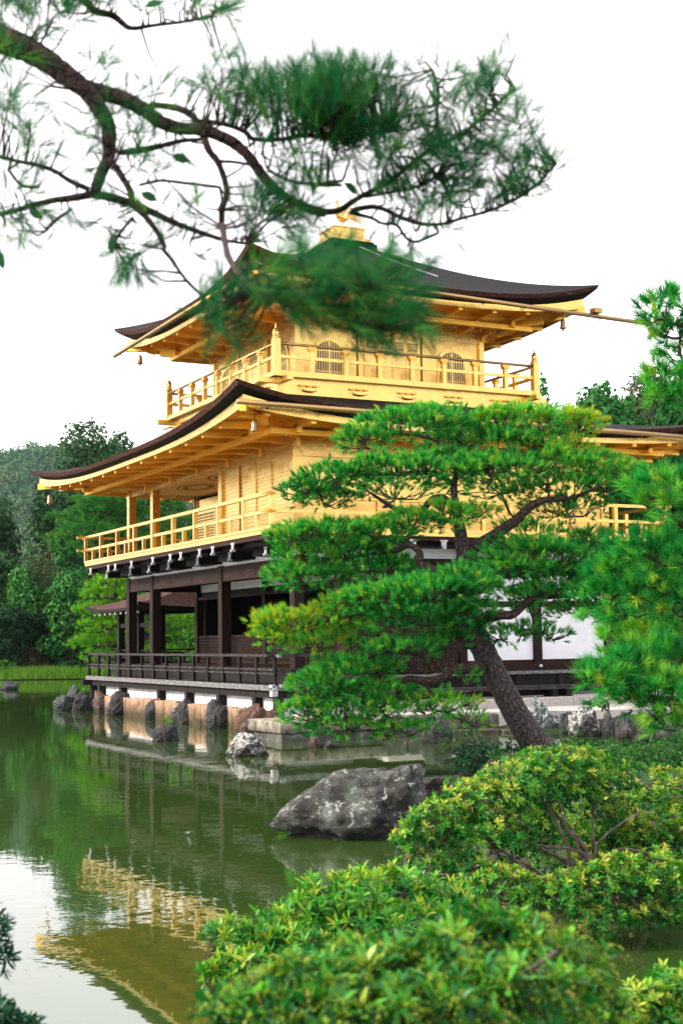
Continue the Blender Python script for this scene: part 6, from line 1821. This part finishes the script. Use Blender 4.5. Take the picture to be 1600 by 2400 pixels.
low_bush(70, 1520, 90, 'brownish bush on the bank above the reeds', 'rust', .1, 82)
low_bush(120, 1500, 70, 'dull olive bush under the dark trees at left', 'olive', .1, 83)

pad_tree('layered_pine', 'layered garden pine with cloud shaped pads behind the left end of the gilt balcony', 250, 1500, 72, [
  (265, 1165, 60, 16, 0, 90), (300, 1150, 60, 16, 1, 80), (215, 1180, 50, 14, 0, 60), (260, 1180, 70, 14, -1, 90), (345, 1165, 50, 14, 1, 60), (225, 1205, 60, 18, -1, 100), (160, 1215, 46, 14, 0, 60), (290, 1205, 60, 16, 0, 80), (200, 1232, 60, 14, -1, 80), (265, 1235, 60, 16, 0, 80), (380, 1190, 50, 16, 1, 60), (210, 1245, 55, 18, -2, 90), (155, 1265, 45, 12, 0, 50), (265, 1262, 60, 14, -1, 80), (330, 1210, 50, 14, 1, 60), (400, 1225, 60, 14, 1, 60), (320, 1245, 60, 16, 0, 70), (390, 1260, 60, 14, 0, 60), (190, 1290, 60, 14, -1, 60), (260, 1300, 70, 14, 0, 60), (360, 1290, 60, 14, 0, 60)],
  'pine_far', nl=.26, w=.030, per=20, tn=.55, mul=1.5, trunk=[(262, 1510, 22), (255, 1400, 20), (270, 1300, 17), (250, 1230, 12), (275, 1165, 7)])
pad_tree('lime_pine', 'sunlit lime green pine behind the first storey corner pillars', 262, 1562, 58, [
  (270, 1372, 55, 22, 0, 110), (235, 1400, 45, 18, 0, 80), (300, 1395, 50, 22, 0, 80), (220, 1435, 45, 16, 0, 70), (265, 1430, 60, 18, 0, 90), (235, 1470, 50, 18, 0, 80), (280, 1470, 60, 18, 0, 90), (215, 1508, 50, 18, 0, 90), (265, 1510, 60, 20, 0, 100), (320, 1440, 50, 18, .5, 70), (330, 1490, 55, 20, .5, 80), (385, 1480, 60, 22, 1, 80), (400, 1440, 60, 22, 1, 70), (440, 1470, 60, 24, 1, 70), (350, 1530, 60, 16, 1, 60), (240, 1540, 50, 14, 0, 60)],
  'pine_lime', nl=.20, w=.026, per=20, tn=.5, mul=1.5, trunk=[(290, 1568, 20), (300, 1500, 17), (278, 1440, 14), (270, 1380, 8)])
# right side, behind the pavilion
bg_tree('pine_tree', 'dark pine crown rising behind the lower roof, right of the balcony', 1400, 900, 280, 50, 'pine_far', leaf=.24, dens=110, tone=.35, group='trees behind the pavilion')
bg_tree('broadleaf_tree', 'olive leaved tree between the dark pine crown and the near right pine', 1510, 880, 280, 54, 'olive', leaf=.24, dens=90, tone=.25, group='trees behind the pavilion')
bg_tree('pine_tree', 'small dark tree tip beside the third storey balcony\'s right corner', 1272, 890, 90, 52, 'pine_far', leaf=.22, dens=60, tone=.2, group='trees behind the pavilion')
bg_tree('evergreen_tree', 'dark green tree under the right eave of the lower roof', 1570, 1030, 260, 44, 'pine_far', leaf=.22, dens=46, tone=.12, group='trees behind the pavilion')
bg_tree('evergreen_tree', 'dark evergreen at the right edge above the lower roof', 1610, 855, 260, 58, 'pine_far', leaf=.26, dens=90, tone=.3, group='trees behind the pavilion')
bg_tree('broadleaf_tree', 'pale yellow green tree right of the white walls', 1470, 1400, 160, 40, 'azalea', leaf=.13, dens=90, tone=.35, group='trees behind the pavilion')
bg_tree('evergreen_tree', 'green tree right of the first storey, behind the near pine', 1560, 1290, 230, 42, 'mid', leaf=.18, dens=60, tone=.6, group='trees behind the pavilion')

bg_tree('evergreen_tree', 'dark green tree filling the gap below the near pine\'s top tuft', 1570, 905, 170, 47, 'pine_far', leaf=.24, dens=110, tone=.2, group='trees behind the pavilion')
bg_tree('evergreen_tree', 'broad dark tree low behind the lower roof\'s right half', 1450, 940, 300, 46, 'pine_far', leaf=.24, dens=90, tone=.25, group='trees behind the pavilion')

# reeds on the far bank
n = 6500
u = rng.uniform(-60, 420, n)
dv = rng.uniform(78.6, 81.0, n)
Pb = np.array([[*c2w((uu-800)/FPX*d, d), .12] for uu, d in zip(u, dv)])
cl = np.array([noise.noise((p[0]*.35, p[1]*.35, 0)) for p in Pb])
kp = cl > -.05
Pb, cl = Pb[kp], cl[kp]
n = len(Pb)
hh = rng.uniform(.25, .68, n)*(1+.6*cl)
ln = rng.normal(0, .16, (n, 2))
tp = Pb + np.stack([ln[:, 0], ln[:, 1], hh], 1)
sd_ = np.stack([np.full(n, RTH[0]), np.full(n, RTH[1]), np.zeros(n)], 1)*.035
tag(np_mesh('reeds', np.stack([Pb-sd_, Pb+sd_, tp], 1), 3, LM['reed'], None, np.clip(rng.normal(.5, .22, n), 0, 1)), 'bright green reeds along the far bank', 'reeds', kind='stuff')

# wood on the far hill
Lb = []
for k in range(560):
    uu = rng.uniform(-60, 330); d = HD + rng.uniform(-150, 8)
    r = (uu-800)/FPX*d
    s = max(0.0, 1-(abs(d-HD)/190)**1.5)
    x, y = c2w(r, d)
    rad = rng.uniform(4.5, 9)
    Lb.append((float(x), float(y), -1+max(0, ridge(r))*s+rad*.35, rad, rad, rad*rng.uniform(.7, 1.2)))
Vs, Ts = [], []
for l_ in Lb:
    V, T = blob_leaves([l_], .28, 2.4, .5+rng.normal(0, .2)); Vs.append(V); Ts.append(T)
tag(np_mesh('hill_wood', np.concatenate(Vs), 4, LM['hillw'], None, np.clip(np.concatenate(Ts), 0, 1)), 'hazy mixed wood covering the far hill', 'wood', kind='stuff')

# low ground cover on the islet
Gp = []
while len(Gp) < 5200:
    r_, d_ = rng.uniform(1.2, 14), rng.uniform(9.6, 22.5)
    if signed(ISLET, np.array([[r_, d_]]))[0] > .35 and noise.noise((r_*.6, d_*.6, 4)) > -.35:
        x, y = c2w(r_, d_)
        Gp.append((float(x), float(y), .33 + rng.uniform(0, .10)))
Gp = np.array(Gp)
V, T = rosettes(Gp, np.array([0, 0, 1.0]) + rng.normal(0, .45, Gp.shape), 5, .10, .4, np.clip(rng.normal(.45, .2, len(Gp)), 0, 1))
tag(np_mesh('ground_cover', V, 6, LM['mid'], None, T), 'low green ground cover on the bank under the pines', 'ground cover', kind='stuff')

# ------------------------------------------------------------------ hazy air round the whole scene
hm = bpy.data.materials.new('haze_air')
hm.use_nodes = True
ht = hm.node_tree
ht.nodes.clear()
ho = ht.nodes.new('ShaderNodeOutputMaterial')
hv = ht.nodes.new('ShaderNodeVolumePrincipled')
hv.inputs['Color'].default_value = (0.74, 0.88, 1.0, 1)
hv.inputs['Density'].default_value = 0.00006
hv.inputs['Anisotropy'].default_value = 0.3
ht.links.new(hv.outputs[0], ho.inputs['Volume'])
mb = MB()
c4 = [c2w(*q) for q in ((-480, -80), (480, -80), (480, 1090), (-480, 1090))]
mb.prism([(float(a), float(b)) for a, b in c4], 'z', -2.2, 150)
tag(mb.build('haze', hm), kind='stuff')
